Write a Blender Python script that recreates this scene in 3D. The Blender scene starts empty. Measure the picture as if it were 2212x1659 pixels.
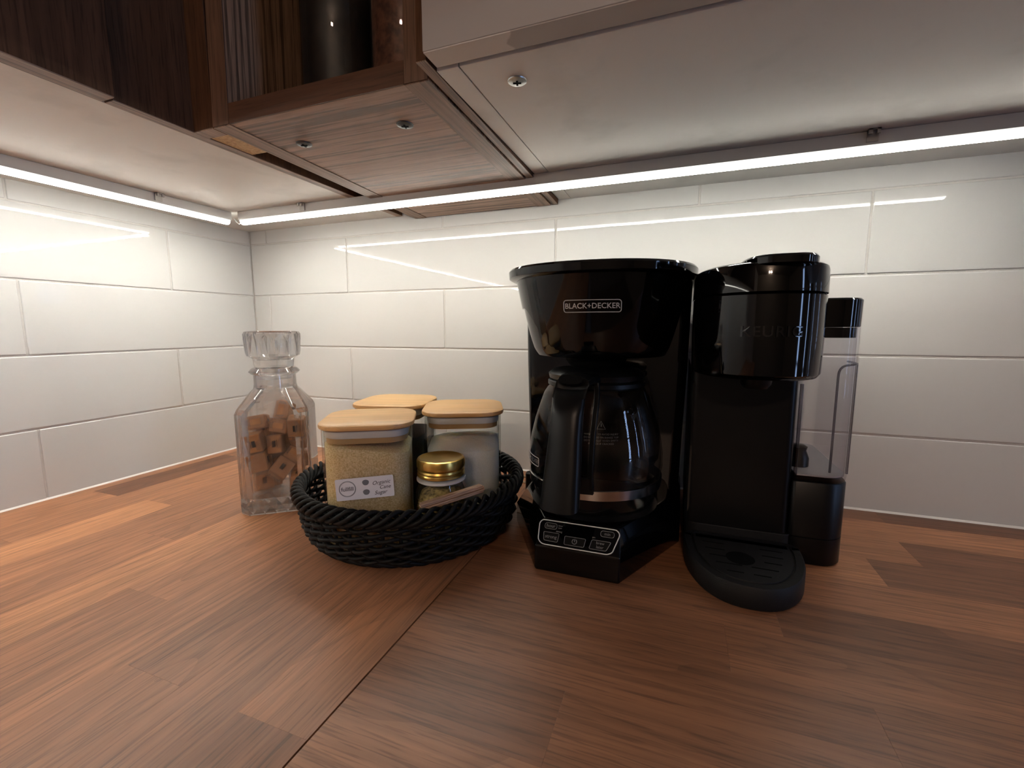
import bpy, bmesh, math, random
from mathutils import Vector, Matrix
from math import pi, sin, cos, sqrt, radians

scene = bpy.context.scene
col = scene.collection

# ------------------------------------------------------------------ camera
cam_d = bpy.data.cameras.new('camera')
cam = bpy.data.objects.new('camera', cam_d); col.objects.link(cam)
CR = Vector((0.93636443, 0.35102452, -0.00185403))
CU = Vector((-0.04269792, 0.11913679, 0.99195933))
CD = Vector((-0.34842293, 0.92875627, -0.12654347))
cam.matrix_world = Matrix(((CR.x, CU.x, -CD.x, 0.842564), (CR.y, CU.y, -CD.y, -0.701712),
                           (CR.z, CU.z, -CD.z, 0.244860), (0, 0, 0, 1)))
cam_d.sensor_fit = 'HORIZONTAL'; cam_d.sensor_width = 36.0
cam_d.lens = 961.676 / 2212 * 36.0
cam_d.clip_start = 0.01
scene.camera = cam

# ------------------------------------------------------------------ world (evening-blue daylight outside the window), exposure
world = bpy.data.worlds.new('world'); scene.world = world
world.use_nodes = True
bg = world.node_tree.nodes['Background']
bg.inputs[0].default_value = (0.40, 0.59, 1.0, 1); bg.inputs[1].default_value = 6.0
vs = scene.view_settings
vs.view_transform = 'Standard'; vs.look = 'None'; vs.gamma = 1.0; vs.use_curve_mapping = False
vs.exposure = 1.28
LED_STRENGTH = 40.0
LED_FLANK = 1.0
LED_COLOR = (1.0, 0.965, 0.86)
scene.cycles.max_bounces = 12
scene.cycles.transparent_max_bounces = 24
scene.cycles.transmission_bounces = 10
scene.cycles.sample_clamp_indirect = 4.0
scene.cycles.caustics_refractive = True
scene.cycles.caustics_reflective = False
scene.cycles.use_denoising = True

# ------------------------------------------------------------------ material helpers
def new_mat(name):
    m = bpy.data.materials.new(name); m.use_nodes = True
    nt = m.node_tree
    return m, nt, nt.nodes['Principled BSDF']

def plain(name, color, rough=0.5, metal=0.0, coat=0.0, spec=0.5, bump=0.0, bscale=200.0, trans=0.0):
    m, nt, b = new_mat(name)
    b.inputs['Base Color'].default_value = (*color, 1)
    b.inputs['Roughness'].default_value = rough
    b.inputs['Metallic'].default_value = metal
    b.inputs['Coat Weight'].default_value = coat
    b.inputs['Specular IOR Level'].default_value = spec
    b.inputs['Transmission Weight'].default_value = trans
    if bump:
        tc = nt.nodes.new('ShaderNodeTexCoord'); nz = nt.nodes.new('ShaderNodeTexNoise')
        nz.inputs['Scale'].default_value = bscale; nz.inputs['Detail'].default_value = 3
        bp = nt.nodes.new('ShaderNodeBump'); bp.inputs['Strength'].default_value = bump
        bp.inputs['Distance'].default_value = 0.001
        nt.links.new(tc.outputs['Object'], nz.inputs['Vector'])
        nt.links.new(nz.outputs[0], bp.inputs['Height'])
        nt.links.new(bp.outputs[0], b.inputs['Normal'])
    return m

def speckle(name, c1, c2, scale, rough=0.8, bump=0.4, lo=0.35, hi=0.65):
    m, nt, b = new_mat(name)
    tc = nt.nodes.new('ShaderNodeTexCoord'); nz = nt.nodes.new('ShaderNodeTexNoise')
    nz.inputs['Scale'].default_value = scale; nz.inputs['Detail'].default_value = 4
    rp = nt.nodes.new('ShaderNodeValToRGB')
    rp.color_ramp.elements[0].position = lo; rp.color_ramp.elements[0].color = (*c1, 1)
    rp.color_ramp.elements[1].position = hi; rp.color_ramp.elements[1].color = (*c2, 1)
    nt.links.new(tc.outputs['Object'], nz.inputs['Vector'])
    nt.links.new(nz.outputs[0], rp.inputs[0]); nt.links.new(rp.outputs[0], b.inputs['Base Color'])
    b.inputs['Roughness'].default_value = rough
    if bump:
        bp = nt.nodes.new('ShaderNodeBump'); bp.inputs['Strength'].default_value = bump; bp.inputs['Distance'].default_value = 0.001
        nt.links.new(nz.outputs[0], bp.inputs['Height']); nt.links.new(bp.outputs[0], b.inputs['Normal'])
    return m

def wood(name, tones, axis, rough=0.45, broad=0.18, fibre=0.22, pore=0.35, line=0.0, line_w=90.0, tone_pick=True, bump=0.12, rings=0.0, k=1.0, spec=0.5):
    """grain runs along the given axis; every object gets its own tone ('tone' property) and its own piece of the figure"""
    m, nt, b = new_mat(name); N = nt.nodes.new; L = nt.links.new
    tc = N('ShaderNodeTexCoord'); oi = N('ShaderNodeObjectInfo')
    off = N('ShaderNodeVectorMath'); off.operation = 'SCALE'; off.inputs[0].default_value = (3.1, 7.7, 5.3)
    L(oi.outputs['Random'], off.inputs['Scale'])
    add = N('ShaderNodeVectorMath'); add.operation = 'ADD'
    L(tc.outputs['Object'], add.inputs[0]); L(off.outputs[0], add.inputs[1])
    def layer(along, across, detail, dist, lo, hi, vmin, vmax):
        mp = N('ShaderNodeMapping'); mp.inputs['Scale'].default_value = tuple((along if i == axis else across) * k for i in range(3))
        L(add.outputs[0], mp.inputs['Vector'])
        nz = N('ShaderNodeTexNoise'); nz.inputs['Scale'].default_value = 1.0; nz.inputs['Detail'].default_value = detail; nz.inputs['Distortion'].default_value = dist
        L(mp.outputs[0], nz.inputs['Vector'])
        r = N('ShaderNodeMapRange'); r.inputs[1].default_value = lo; r.inputs[2].default_value = hi; r.inputs[3].default_value = vmin; r.inputs[4].default_value = vmax
        L(nz.outputs[0], r.inputs[0]); return r
    ls = [layer(2.2, 17, 3, 0.8, 0.3, 0.7, 1 - broad, 1 + broad * 0.8), layer(7, 210, 3, 0.2, 0.3, 0.7, 1 - fibre, 1 + fibre * 0.7),
          layer(26, 620, 2, 0.0, 0.36, 0.47, 1 - pore, 1.0)]
    if line: ls.append(layer(4.0, line_w, 2, 0.5, 0.42, 0.475, 1 - line, 1.0))
    if rings:
        mp = N('ShaderNodeMapping'); mp.inputs['Scale'].default_value = tuple(1.1 if i == axis else 13 for i in range(3)); L(add.outputs[0], mp.inputs['Vector'])
        nz = N('ShaderNodeTexNoise'); nz.inputs['Scale'].default_value = 1.0; nz.inputs['Detail'].default_value = 1; nz.inputs['Distortion'].default_value = 0.5; L(mp.outputs[0], nz.inputs['Vector'])
        mu = N('ShaderNodeMath'); mu.operation = 'MULTIPLY'; mu.inputs[1].default_value = 17.0; L(nz.outputs[0], mu.inputs[0])
        fr = N('ShaderNodeMath'); fr.operation = 'FRACT'; L(mu.outputs[0], fr.inputs[0])
        r = N('ShaderNodeMapRange'); r.interpolation_type = 'SMOOTHSTEP'; r.inputs[1].default_value = 0.0; r.inputs[2].default_value = 0.35; r.inputs[3].default_value = 1 - rings; r.inputs[4].default_value = 1.0
        L(fr.outputs[0], r.inputs[0]); ls.append(r)
    last = ls[0]
    for o in ls[1:]:
        mm = N('ShaderNodeMath'); mm.operation = 'MULTIPLY'; L(last.outputs[0], mm.inputs[0]); L(o.outputs[0], mm.inputs[1]); last = mm
    pick = N('ShaderNodeValToRGB'); els = pick.color_ramp.elements
    while len(els) < len(tones): els.new(0.5)
    for i, t in enumerate(tones):
        els[i].position = i / max(1, len(tones) - 1); els[i].color = (*t, 1)
    at = N('ShaderNodeAttribute'); at.attribute_type = 'OBJECT'; at.attribute_name = 'tone'
    L(at.outputs['Fac'], pick.inputs[0])
    sc_ = N('ShaderNodeVectorMath'); sc_.operation = 'SCALE'
    L(pick.outputs[0], sc_.inputs[0]); L(last.outputs[0], sc_.inputs['Scale'])
    L(sc_.outputs[0], b.inputs['Base Color'])
    b.inputs['Roughness'].default_value = rough; b.inputs['Specular IOR Level'].default_value = spec
    if bump:
        bp = N('ShaderNodeBump'); bp.inputs['Strength'].default_value = bump; bp.inputs['Distance'].default_value = 0.0005
        L(last.outputs[0], bp.inputs['Height']); L(bp.outputs[0], b.inputs['Normal'])
    return m

def clear(name, tint=(0.96, 0.97, 0.96), rough=0.015, ior=1.47, refr=0.0, edge=None):
    """thin clear glass / plastic: see-through plus a Fresnel reflection, with a share of true refraction"""
    m = bpy.data.materials.new(name); m.use_nodes = True
    nt = m.node_tree; nt.nodes.clear(); N = nt.nodes.new; L = nt.links.new
    out = N('ShaderNodeOutputMaterial'); tr = N('ShaderNodeBsdfTransparent'); tr.inputs[0].default_value = (*tint, 1)
    if edge:
        lw = N('ShaderNodeLayerWeight'); lw.inputs[0].default_value = 0.35
        mx = N('ShaderNodeMix'); mx.data_type = 'RGBA'
        mx.inputs[6].default_value = (*tint, 1); mx.inputs[7].default_value = (*edge, 1)
        L(lw.outputs['Facing'], mx.inputs[0]); L(mx.outputs[2], tr.inputs[0])
    base = tr
    if refr:
        gl = N('ShaderNodeBsdfGlass'); gl.inputs['IOR'].default_value = ior; gl.inputs['Roughness'].default_value = rough
        mg = N('ShaderNodeMixShader'); mg.inputs[0].default_value = refr
        L(tr.outputs[0], mg.inputs[1]); L(gl.outputs[0], mg.inputs[2]); base = mg
    gs = N('ShaderNodeBsdfGlossy'); gs.inputs['Roughness'].default_value = rough
    fr = N('ShaderNodeFresnel'); fr.inputs['IOR'].default_value = ior
    mix = N('ShaderNodeMixShader')
    ge = N('ShaderNodeNewGeometry'); inv = N('ShaderNodeMath'); inv.operation = 'SUBTRACT'; inv.inputs[0].default_value = 1.0
    L(ge.outputs['Backfacing'], inv.inputs[1])
    fm = N('ShaderNodeMath'); fm.operation = 'MULTIPLY'; L(fr.outputs[0], fm.inputs[0]); L(inv.outputs[0], fm.inputs[1])
    L(fm.outputs[0], mix.inputs[0]); L(base.outputs[0], mix.inputs[1]); L(gs.outputs[0], mix.inputs[2])
    L(mix.outputs[0], out.inputs[0])
    return m

def emit(name, color, strength):
    m = bpy.data.materials.new(name); m.use_nodes = True
    nt = m.node_tree; nt.nodes.clear()
    o = nt.nodes.new('ShaderNodeOutputMaterial'); e = nt.nodes.new('ShaderNodeEmission')
    e.inputs[0].default_value = (*color, 1); e.inputs[1].default_value = strength
    nt.links.new(e.outputs[0], o.inputs[0]); return m

# ------------------------------------------------------------------ geometry helpers
class G:
    def __init__(s): s.v = []; s.f = []
    def add(s, vs, fs):
        n = len(s.v); s.v += [tuple(v) for v in vs]; s.f += [tuple(i + n for i in f) for f in fs]; return s
    def box(s, x0, x1, y0, y1, z0, z1):
        return s.add([(x0, y0, z0), (x1, y0, z0), (x1, y1, z0), (x0, y1, z0), (x0, y0, z1), (x1, y0, z1), (x1, y1, z1), (x0, y1, z1)],
                     [(3, 2, 1, 0), (4, 5, 6, 7), (0, 1, 5, 4), (1, 2, 6, 5), (2, 3, 7, 6), (3, 0, 4, 7)])
    def loft(s, rings, cap0=True, cap1=True, closed=True):
        n = len(rings[0]); vs = [p for r in rings for p in r]; fs = []
        m = n if closed else n - 1
        for i in range(len(rings) - 1):
            for j in range(m):
                a = i * n + j; b = i * n + (j + 1) % n
                fs.append((a, b, b + n, a + n))
        if cap0: fs.append(tuple(range(n - 1, -1, -1)))
        if cap1: fs.append(tuple((len(rings) - 1) * n + j for j in range(n)))
        return s.add(vs, fs)
    def loop(s, rings):
        """rings joined into a closed torus-like band"""
        n = len(rings[0]); k = len(rings); fs = []
        for i in range(k):
            for j in range(n):
                a = i * n + j; b = i * n + (j + 1) % n
                c = ((i + 1) % k) * n + (j + 1) % n; d = ((i + 1) % k) * n + j
                fs.append((a, b, c, d))
        return s.add([p for r in rings for p in r], fs)
    def lathe(s, prof, n=48, cx=0, cy=0, cap0=True, cap1=True):
        return s.loft([[(cx + r * cos(2 * pi * j / n), cy + r * sin(2 * pi * j / n), z) for j in range(n)] for r, z in prof], cap0, cap1)
    def tube(s, path, r, n=8, closed=False, cap=True, ry=None):
        path = [Vector(p) for p in path]; k = len(path); rings = []; up = Vector((0, 0, 1)); prev = None
        for i, p in enumerate(path):
            if closed: t = path[(i + 1) % k] - path[i - 1]
            else: t = path[min(i + 1, k - 1)] - path[max(i - 1, 0)]
            t.normalize()
            if prev is None:
                a = up if abs(t.z) < 0.95 else Vector((1, 0, 0))
                u = (a - t * a.dot(t)).normalized()
            else: u = (prev - t * prev.dot(t)).normalized()
            prev = u; w = t.cross(u)
            rr = r[i] if isinstance(r, (list, tuple)) else r
            r2 = rr if ry is None else ry
            rings.append([p + u * (rr * cos(2 * pi * j / n)) + w * (r2 * sin(2 * pi * j / n)) for j in range(n)])
        if closed: return s.loop(rings)
        return s.loft(rings, cap, cap)
    def xf(s, M):
        s.v = [tuple(M @ Vector(v)) for v in s.v]; return s
    def mesh(s, name, bevel=0.0, seg=2, smooth=None, ang=60):
        me = bpy.data.meshes.new(name); me.from_pydata(s.v, [], s.f)
        bm = bmesh.new(); bm.from_mesh(me)
        bmesh.ops.recalc_face_normals(bm, faces=bm.faces)
        if bevel:
            ed = [e for e in bm.edges if len(e.link_faces) == 2 and e.calc_face_angle(0) > 0.6]
            bmesh.ops.bevel(bm, geom=ed, offset=bevel, segments=seg, profile=0.6, affect='EDGES', clamp_overlap=True)
        bm.to_mesh(me); bm.free()
        if smooth is not None or bevel:
            me.shade_smooth(); me.set_sharp_from_angle(angle=radians(smooth if smooth else 40))
        if bevel and smooth is None:      # area-weighted normals keep the broad faces flat
            acc = [Vector((0, 0, 0)) for _ in me.vertices]
            for p_ in me.polygons:
                for vi in p_.vertices: acc[vi] += p_.normal * p_.area ** 2
            for e in me.edges: e.use_edge_sharp = False
            me.normals_split_custom_set_from_vertices([a.normalized() if a.length > 0 else Vector((0, 0, 1)) for a in acc])
        return me
    def obj(s, name, mat, parent=None, bevel=0.0, seg=2, smooth=None, loc=None, rot=None):
        return link(name, s.mesh(name, bevel, seg, smooth), mat, parent, loc, rot)

def link(name, me, mat, parent=None, loc=None, rot=None):
    if mat is not None and not me.materials: me.materials.append(mat)
    o = bpy.data.objects.new(name, me); col.objects.link(o)
    if parent is not None: o.parent = parent
    if loc is not None: o.location = loc
    if rot is not None: o.rotation_euler = rot
    return o

def tag(o, label, cat, group=None, kind=None):
    o['label'] = label; o['category'] = cat
    if group: o['group'] = group
    if kind: o['kind'] = kind
    return o

def thing(name, label, cat, loc=(0, 0, 0), rotz=0.0, group=None):
    o = bpy.data.objects.new(name, None); col.objects.link(o)
    o.location = loc; o.rotation_euler = (0, 0, rotz); o.empty_display_size = 0.02
    return tag(o, label, cat, group)

def struct(o):
    o['kind'] = 'structure'; return o

def rsq(w, d, r, z, n=6, cx=0, cy=0):
    """rounded rectangle ring"""
    pts = []
    for k, (sx, sy) in enumerate(((1, 1), (-1, 1), (-1, -1), (1, -1))):
        for i in range(n + 1):
            a = k * pi / 2 + i / n * pi / 2
            pts.append((cx + sx * (w / 2 - r) + r * cos(a), cy + sy * (d / 2 - r) + r * sin(a), z))
    return pts

def dring(hw, yf, yb, z, y0=0.0, p=2.3, n=28, rb=0.012):
    """D outline: rounded front (towards -y) from y0, straight sides, small-radius back corners"""
    pts = []
    for i in range(n + 1):
        a = pi + pi * i / n
        ca, sa = cos(a), sin(a)
        pts.append((hw * math.copysign(abs(ca) ** (2 / p), ca), y0 - (y0 - yf) * abs(sa) ** (2 / p), z))
    for i in range(5):
        a = i / 4 * pi / 2; pts.append((hw - rb + rb * cos(a), yb - rb + rb * sin(a), z))
    for i in range(5):
        a = pi / 2 + i / 4 * pi / 2; pts.append((-hw + rb + rb * cos(a), yb - rb + rb * sin(a), z))
    return pts

def text_mesh(body, size, extrude=0.0002, align='CENTER', shear=0.0, spacing=1.0, bold=0.0):
    cu = bpy.data.curves.new('lettering', 'FONT'); cu.body = body; cu.size = size; cu.extrude = extrude
    cu.align_x = align; cu.align_y = 'CENTER'; cu.shear = shear; cu.space_character = spacing; cu.offset = bold; cu.resolution_u = 3
    ob = bpy.data.objects.new('tmp', cu); col.objects.link(ob)
    dg = bpy.context.evaluated_depsgraph_get(); dg.update()
    me = bpy.data.meshes.new_from_object(ob.evaluated_get(dg))
    bpy.data.objects.remove(ob); bpy.data.curves.remove(cu)
    return me

def bend(me, fn):
    bm = bmesh.new(); bm.from_mesh(me)
    bmesh.ops.triangulate(bm, faces=bm.faces)
    bm.to_mesh(me); bm.free()
    for v in me.vertices: v.co = fn(v.co)
    me.update(); me.materials.clear(); return me

def rr_path(w, h, r, n=5):
    pts = [(p[0], p[1]) for p in rsq(w, h, r, 0, n)]; res = []
    for p_, q_ in zip(pts, pts[1:] + pts[:1]):
        k = max(1, int(math.dist(p_, q_) / 0.002))
        res += [(p_[0] + (q_[0] - p_[0]) * i / k, p_[1] + (q_[1] - p_[1]) * i / k) for i in range(k)]
    return res

# ------------------------------------------------------------------ materials
def tile_mat():
    m, nt, b = new_mat('white glazed tile'); N = nt.nodes.new; L = nt.links.new
    b.inputs['Base Color'].default_value = (0.57, 0.57, 0.56, 1); b.inputs['Roughness'].default_value = 0.02
    b.inputs['Specular IOR Level'].default_value = 0.5
    tc = N('ShaderNodeTexCoord'); oi = N('ShaderNodeObjectInfo')
    off = N('ShaderNodeVectorMath'); off.operation = 'SCALE'; off.inputs[0].default_value = (5, 3, 7); L(oi.outputs['Random'], off.inputs['Scale'])
    ad = N('ShaderNodeVectorMath'); ad.operation = 'ADD'; L(tc.outputs['Object'], ad.inputs[0]); L(off.outputs[0], ad.inputs[1])
    n1 = N('ShaderNodeTexNoise'); n1.inputs['Scale'].default_value = 160; n1.inputs['Detail'].default_value = 2
    n2 = N('ShaderNodeTexNoise'); n2.inputs['Scale'].default_value = 9; n2.inputs['Detail'].default_value = 1
    L(ad.outputs[0], n1.inputs['Vector']); L(ad.outputs[0], n2.inputs['Vector'])
    b1 = N('ShaderNodeBump'); b1.inputs['Strength'].default_value = 1.0; b1.inputs['Distance'].default_value = 0.000007
    b2 = N('ShaderNodeBump'); b2.inputs['Strength'].default_value = 1.0; b2.inputs['Distance'].default_value = 0.00012
    L(n1.outputs[0], b1.inputs['Height']); L(n2.outputs[0], b2.inputs['Height']); L(b2.outputs[0], b1.inputs['Normal'])
    L(b1.outputs[0], b.inputs['Normal'])
    return m

M_tile = tile_mat()
M_grout = plain('pale grout', (0.56, 0.545, 0.52), 0.9, bump=0.4, bscale=900)
M_caulk = plain('white caulk', (0.72, 0.70, 0.67), 0.5)
M_paint = plain('dim beige wall paint', (0.34, 0.31, 0.27), 0.85)
M_floor = plain('dark floor', (0.10, 0.07, 0.05), 0.6)
M_stave = wood('walnut butcher block', [(0.165, 0.070, 0.036), (0.300, 0.130, 0.064), (0.385, 0.168, 0.081), (0.50, 0.228, 0.106)], 0, rough=0.42, broad=0.20, fibre=0.22, pore=0.32, rings=0.20)
M_slab = plain('counter core', (0.09, 0.05, 0.03), 0.7)
M_dwood = wood('dark walnut veneer', [(0.095, 0.046, 0.024)] * 2, 2, rough=0.6, spec=0.15)
M_oakx = wood('stained oak, grain across', [(0.375, 0.255, 0.19)] * 2, 0, rough=0.55, broad=0.1, line=0.58, line_w=210.0, pore=0.3)
M_oaky = wood('stained oak, grain front to back', [(0.29, 0.192, 0.135)] * 2, 1, rough=0.55, line=0.4, line_w=240.0)
M_oakz = wood('stained oak, upright grain', [(0.38, 0.228, 0.138)] * 2, 2, rough=0.65, spec=0.2, broad=0.1, line=0.62, line_w=230.0)
M_oakd = wood('dark oak edge', [(0.095, 0.045, 0.025)] * 2, 0, rough=0.45)
M_oakp = wood('dark oak post edge', [(0.145, 0.082, 0.052)] * 2, 2, rough=0.5)
M_ply = speckle('raw plywood end', (0.42, 0.27, 0.13), (0.60, 0.42, 0.22), 300)
M_white = speckle('off-white melamine with faint scuffs', (0.60, 0.59, 0.55), (0.72, 0.71, 0.67), 14, rough=0.5, bump=0.0, lo=0.25, hi=0.45)
M_wdoor = plain('shade-darkened white cabinet door', (0.41, 0.385, 0.36), 0.5)  # white door; the shade on its front is put into the darker base colour
def edge_mat():
    m, nt, b = new_mat('half-filled door edge'); N = nt.nodes.new; L = nt.links.new
    tc = N('ShaderNodeTexCoord'); sx = N('ShaderNodeSeparateXYZ'); nz = N('ShaderNodeTexNoise'); nz.inputs['Scale'].default_value = 60
    L(tc.outputs['Object'], sx.inputs[0]); L(tc.outputs['Object'], nz.inputs['Vector'])
    a = N('ShaderNodeMath'); a.operation = 'MULTIPLY_ADD'; a.inputs[1].default_value = 0.02; L(nz.outputs[0], a.inputs[0]); L(sx.outputs[0], a.inputs[2])
    r = N('ShaderNodeMapRange'); r.inputs[1].default_value = 0.733; r.inputs[2].default_value = 0.735; L(a.outputs[0], r.inputs[0])
    mx = N('ShaderNodeMix'); mx.data_type = 'RGBA'; mx.inputs[6].default_value = (0.60, 0.56, 0.51, 1); mx.inputs[7].default_value = (0.40, 0.36, 0.32, 1)
    L(r.outputs[0], mx.inputs[0]); L(mx.outputs[2], b.inputs['Base Color']); b.inputs['Roughness'].default_value = 0.6
    return m
M_wedge = edge_mat()
M_alu = plain('satin aluminium', (0.58, 0.565, 0.545), 0.45, metal=0.35)
def led_mat(gain):
    m = bpy.data.materials.new('led diffuser'); m.use_nodes = True
    nt = m.node_tree; nt.nodes.clear(); N = nt.nodes.new; L = nt.links.new
    o = N('ShaderNodeOutputMaterial'); e = N('ShaderNodeEmission'); e.inputs[0].default_value = (*LED_COLOR, 1)
    tc = N('ShaderNodeTexCoord'); sx = N('ShaderNodeSeparateXYZ'); L(tc.outputs['Object'], sx.inputs[0])
    r = N('ShaderNodeMapRange'); r.inputs[1].default_value = -0.0172; r.inputs[2].default_value = -0.0197
    r.inputs[3].default_value = LED_FLANK; r.inputs[4].default_value = LED_STRENGTH * gain
    L(sx.outputs[2], r.inputs[0]); L(r.outputs[0], e.inputs[1]); L(e.outputs[0], o.inputs[0]); return m
M_led, M_led_left = led_mat(0.80), led_mat(0.92)
M_clip = plain('steel clip', (0.45, 0.43, 0.41), 0.4, metal=1.0)
M_gloss = plain('gloss black plastic', (0.0012, 0.0012, 0.0013), 0.06, spec=0.36)
M_satin = plain('satin black plastic', (0.003, 0.003, 0.0033), 0.34, spec=0.22)
M_matte = plain('matte black plastic', (0.009, 0.009, 0.0095), 0.55, spec=0.25, bump=0.25, bscale=1500)
M_dark = plain('black recess', (0.002, 0.002, 0.002), 0.8, spec=0.1)
M_print = plain('silver grey print', (0.42, 0.42, 0.42), 0.35)
M_print3 = plain('grey button print', (0.20, 0.195, 0.19), 0.35)
M_print2 = plain('dim grey print', (0.16, 0.155, 0.15), 0.4)
M_white_line = plain('white print line', (0.75, 0.74, 0.72), 0.35)
M_emboss = plain('embossed gloss black', (0.006, 0.006, 0.0065), 0.12)
M_glass = clear('clear thin glass', (0.98, 0.985, 0.98), edge=(0.80, 0.82, 0.80))
M_carafe = clear('carafe glass', (0.90, 0.90, 0.90), ior=1.5)
M_decant = clear('thick decanter glass', (0.998, 1.0, 0.995), ior=1.48, refr=0.8)
M_cut = clear('cut glass', (1.0, 1.0, 0.99), refr=0.75)
M_tank = clear('clear tank plastic', (0.995, 0.993, 0.995), ior=1.38, edge=(0.84, 0.825, 0.85))
M_tankrib = clear('tank rib plastic', (0.55, 0.53, 0.56), ior=1.46, edge=(0.22, 0.21, 0.24))
M_floorp = plain('frosted tank floor', (0.34, 0.33, 0.345), 0.25)
M_band = plain('steel carafe band', (0.62, 0.60, 0.58), 0.16, metal=1.0)
M_bamboo = wood('bamboo', [(0.60, 0.345, 0.135), (0.66, 0.385, 0.155), (0.72, 0.44, 0.185)], 0, rough=0.42, broad=0.06, fibre=0.10, pore=0.12, line=0.10, line_w=260.0, bump=0.04)
M_bamboo_u = plain('bamboo side', (0.42, 0.26, 0.115), 0.5)
M_gasket = clear('milky silicone gasket', (0.5, 0.5, 0.5), ior=1.4)
M_silic = plain('white silicone', (0.62, 0.60, 0.57), 0.35)
M_sugar = speckle('raw cane sugar', (0.60, 0.42, 0.20), (0.86, 0.68, 0.42), 700, rough=0.7, bump=0.8)
M_wsugar = speckle('white sugar', (0.84, 0.82, 0.78), (0.92, 0.90, 0.86), 700, rough=0.75, bump=0.4)
for m_, sc_ in ((M_sugar, 0.035), (M_wsugar, 0.040)):      # sugar lets light seep through
    b_ = m_.node_tree.nodes['Principled BSDF']; b_.inputs['Subsurface Weight'].default_value = 0.85
    b_.inputs['Subsurface Radius'].default_value = (1.0, 0.8, 0.6); b_.inputs['Subsurface Scale'].default_value = sc_
M_cocoa = speckle('dark ground coffee', (0.018, 0.009, 0.006), (0.05, 0.024, 0.014), 500, rough=0.85)
M_herb = speckle('dried green tea leaves', (0.10, 0.075, 0.022), (0.50, 0.38, 0.14), 260, rough=0.8, bump=0.8)
M_gold = plain('gold lacquered lid', (0.62, 0.42, 0.12), 0.28, metal=1.0)
M_rim = plain('white rubber rim', (0.6, 0.6, 0.58), 0.5)
M_cord = plain('black woven cord', (0.003, 0.003, 0.003), 0.55, spec=0.2)
M_stick = wood('pale pinkish stir stick', [(0.46, 0.30, 0.20), (0.54, 0.36, 0.25)], 0, rough=0.6)
M_label = plain('white paper label', (0.74, 0.74, 0.78), 0.5)
M_ink = plain('black ink', (0.015, 0.015, 0.02), 0.5)
M_inkg = plain('grey ink', (0.16, 0.17, 0.19), 0.5)
M_caramel = speckle('caramel', (0.58, 0.26, 0.10), (0.68, 0.34, 0.15), 90, rough=0.38, bump=0.1)
def wrap_mat():
    m = clear('cellophane', (0.95, 0.94, 0.93), rough=0.16, ior=1.9); nt = m.node_tree; N = nt.nodes.new; L = nt.links.new
    out = [n for n in nt.nodes if n.type == 'OUTPUT_MATERIAL'][0]; src = out.inputs[0].links[0].from_socket
    df = N('ShaderNodeBsdfDiffuse'); df.inputs[0].default_value = (0.85, 0.80, 0.76, 1)
    mx = N('ShaderNodeMixShader'); mx.inputs[0].default_value = 0.15; L(src, mx.inputs[1]); L(df.outputs[0], mx.inputs[2]); L(mx.outputs[0], out.inputs[0])
    return m
M_wrap = wrap_mat()
M_screw = plain('zinc screw', (0.40, 0.40, 0.39), 0.35, metal=1.0)
M_dscrew = plain('dark screw', (0.06, 0.06, 0.06), 0.4, metal=1.0)
M_brass = plain('brass prong', (0.80, 0.66, 0.45), 0.25, metal=1.0)
M_beans = speckle('dark roast beans', (0.004, 0.003, 0.003), (0.012, 0.007, 0.005), 120, rough=0.5)
M_spice = speckle('red brown spice', (0.06, 0.022, 0.012), (0.16, 0.065, 0.04), 130, rough=0.8)
M_frame = plain('white window frame', (0.6, 0.6, 0.6), 0.5)
M_bulb = emit('warm bulb', (1.0, 0.74, 0.56), 240.0)

rnd = random.Random(11)
CAB = 0.441          # underside of the wall cabinets

# ------------------------------------------------------------------ the room
XR, YR, ZF, ZC = 3.4, -3.6, -0.92, 1.45
wb = struct(G().box(-0.12, XR + 0.12, 0.0014, 0.12, ZF, ZC).obj('wall_back', M_grout))
wb['label'] = 'white subway tile wall behind the coffee machines'
wl = struct(G().box(-0.12, -0.0014, YR, 0.0014, ZF, ZC).obj('wall_left', M_grout))
wl['label'] = 'white subway tile wall beside the decanter'
struct(G().box(-0.12, XR + 0.12, YR - 0.12, YR, ZF, ZC).obj('wall_rear', M_paint))
WY0, WY1, WZ0, WZ1 = -1.32, -1.10, -0.80, 1.25
VY0, VY1 = -0.42, -0.32
g = G().box(XR, XR + 0.12, YR, WY0, ZF, ZC).box(XR, XR + 0.12, WY1, VY0, ZF, ZC).box(XR, XR + 0.12, VY1, 0.0014, ZF, ZC)
for a_, b_ in ((WY0, WY1), (VY0, VY1)): g.box(XR, XR + 0.12, a_, b_, ZF, WZ0).box(XR, XR + 0.12, a_, b_, WZ1, ZC)
struct(g.obj('wall_right', M_paint))
struct(G().box(-0.12, XR + 0.12, YR - 0.12, 0.12, ZF - 0.05, ZF).obj('floor', M_floor))
struct(G().box(-0.12, XR + 0.12, YR - 0.12, 0.12, ZC, ZC + 0.05).obj('ceiling', M_paint))
for k_, (a_, b_) in enumerate(((WY0, WY1), (VY0, VY1))):
    g = G()
    for y in (a_ + 0.01, b_ - 0.01): g.box(XR + 0.03, XR + 0.07, y - 0.01, y + 0.01, WZ0, WZ1)
    for z in (WZ0 + 0.02, WZ0 + 0.72, WZ0 + 1.38, WZ1 - 0.02): g.box(XR + 0.03, XR + 0.07, a_, b_, z - 0.018, z + 0.018)
    struct(g.obj('window_%d' % (k_ + 1), M_frame))
    por = bpy.data.lights.new('window_portal', 'AREA'); por.shape = 'RECTANGLE'; por.size = WZ1 - WZ0; por.size_y = b_ - a_
    por.cycles.is_portal = True
    po = bpy.data.objects.new('window_portal', por); col.objects.link(po); po.location = (XR + 0.02, (a_ + b_) / 2, (WZ0 + WZ1) / 2)
    po.rotation_euler = (0, pi / 2, 0)

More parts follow.
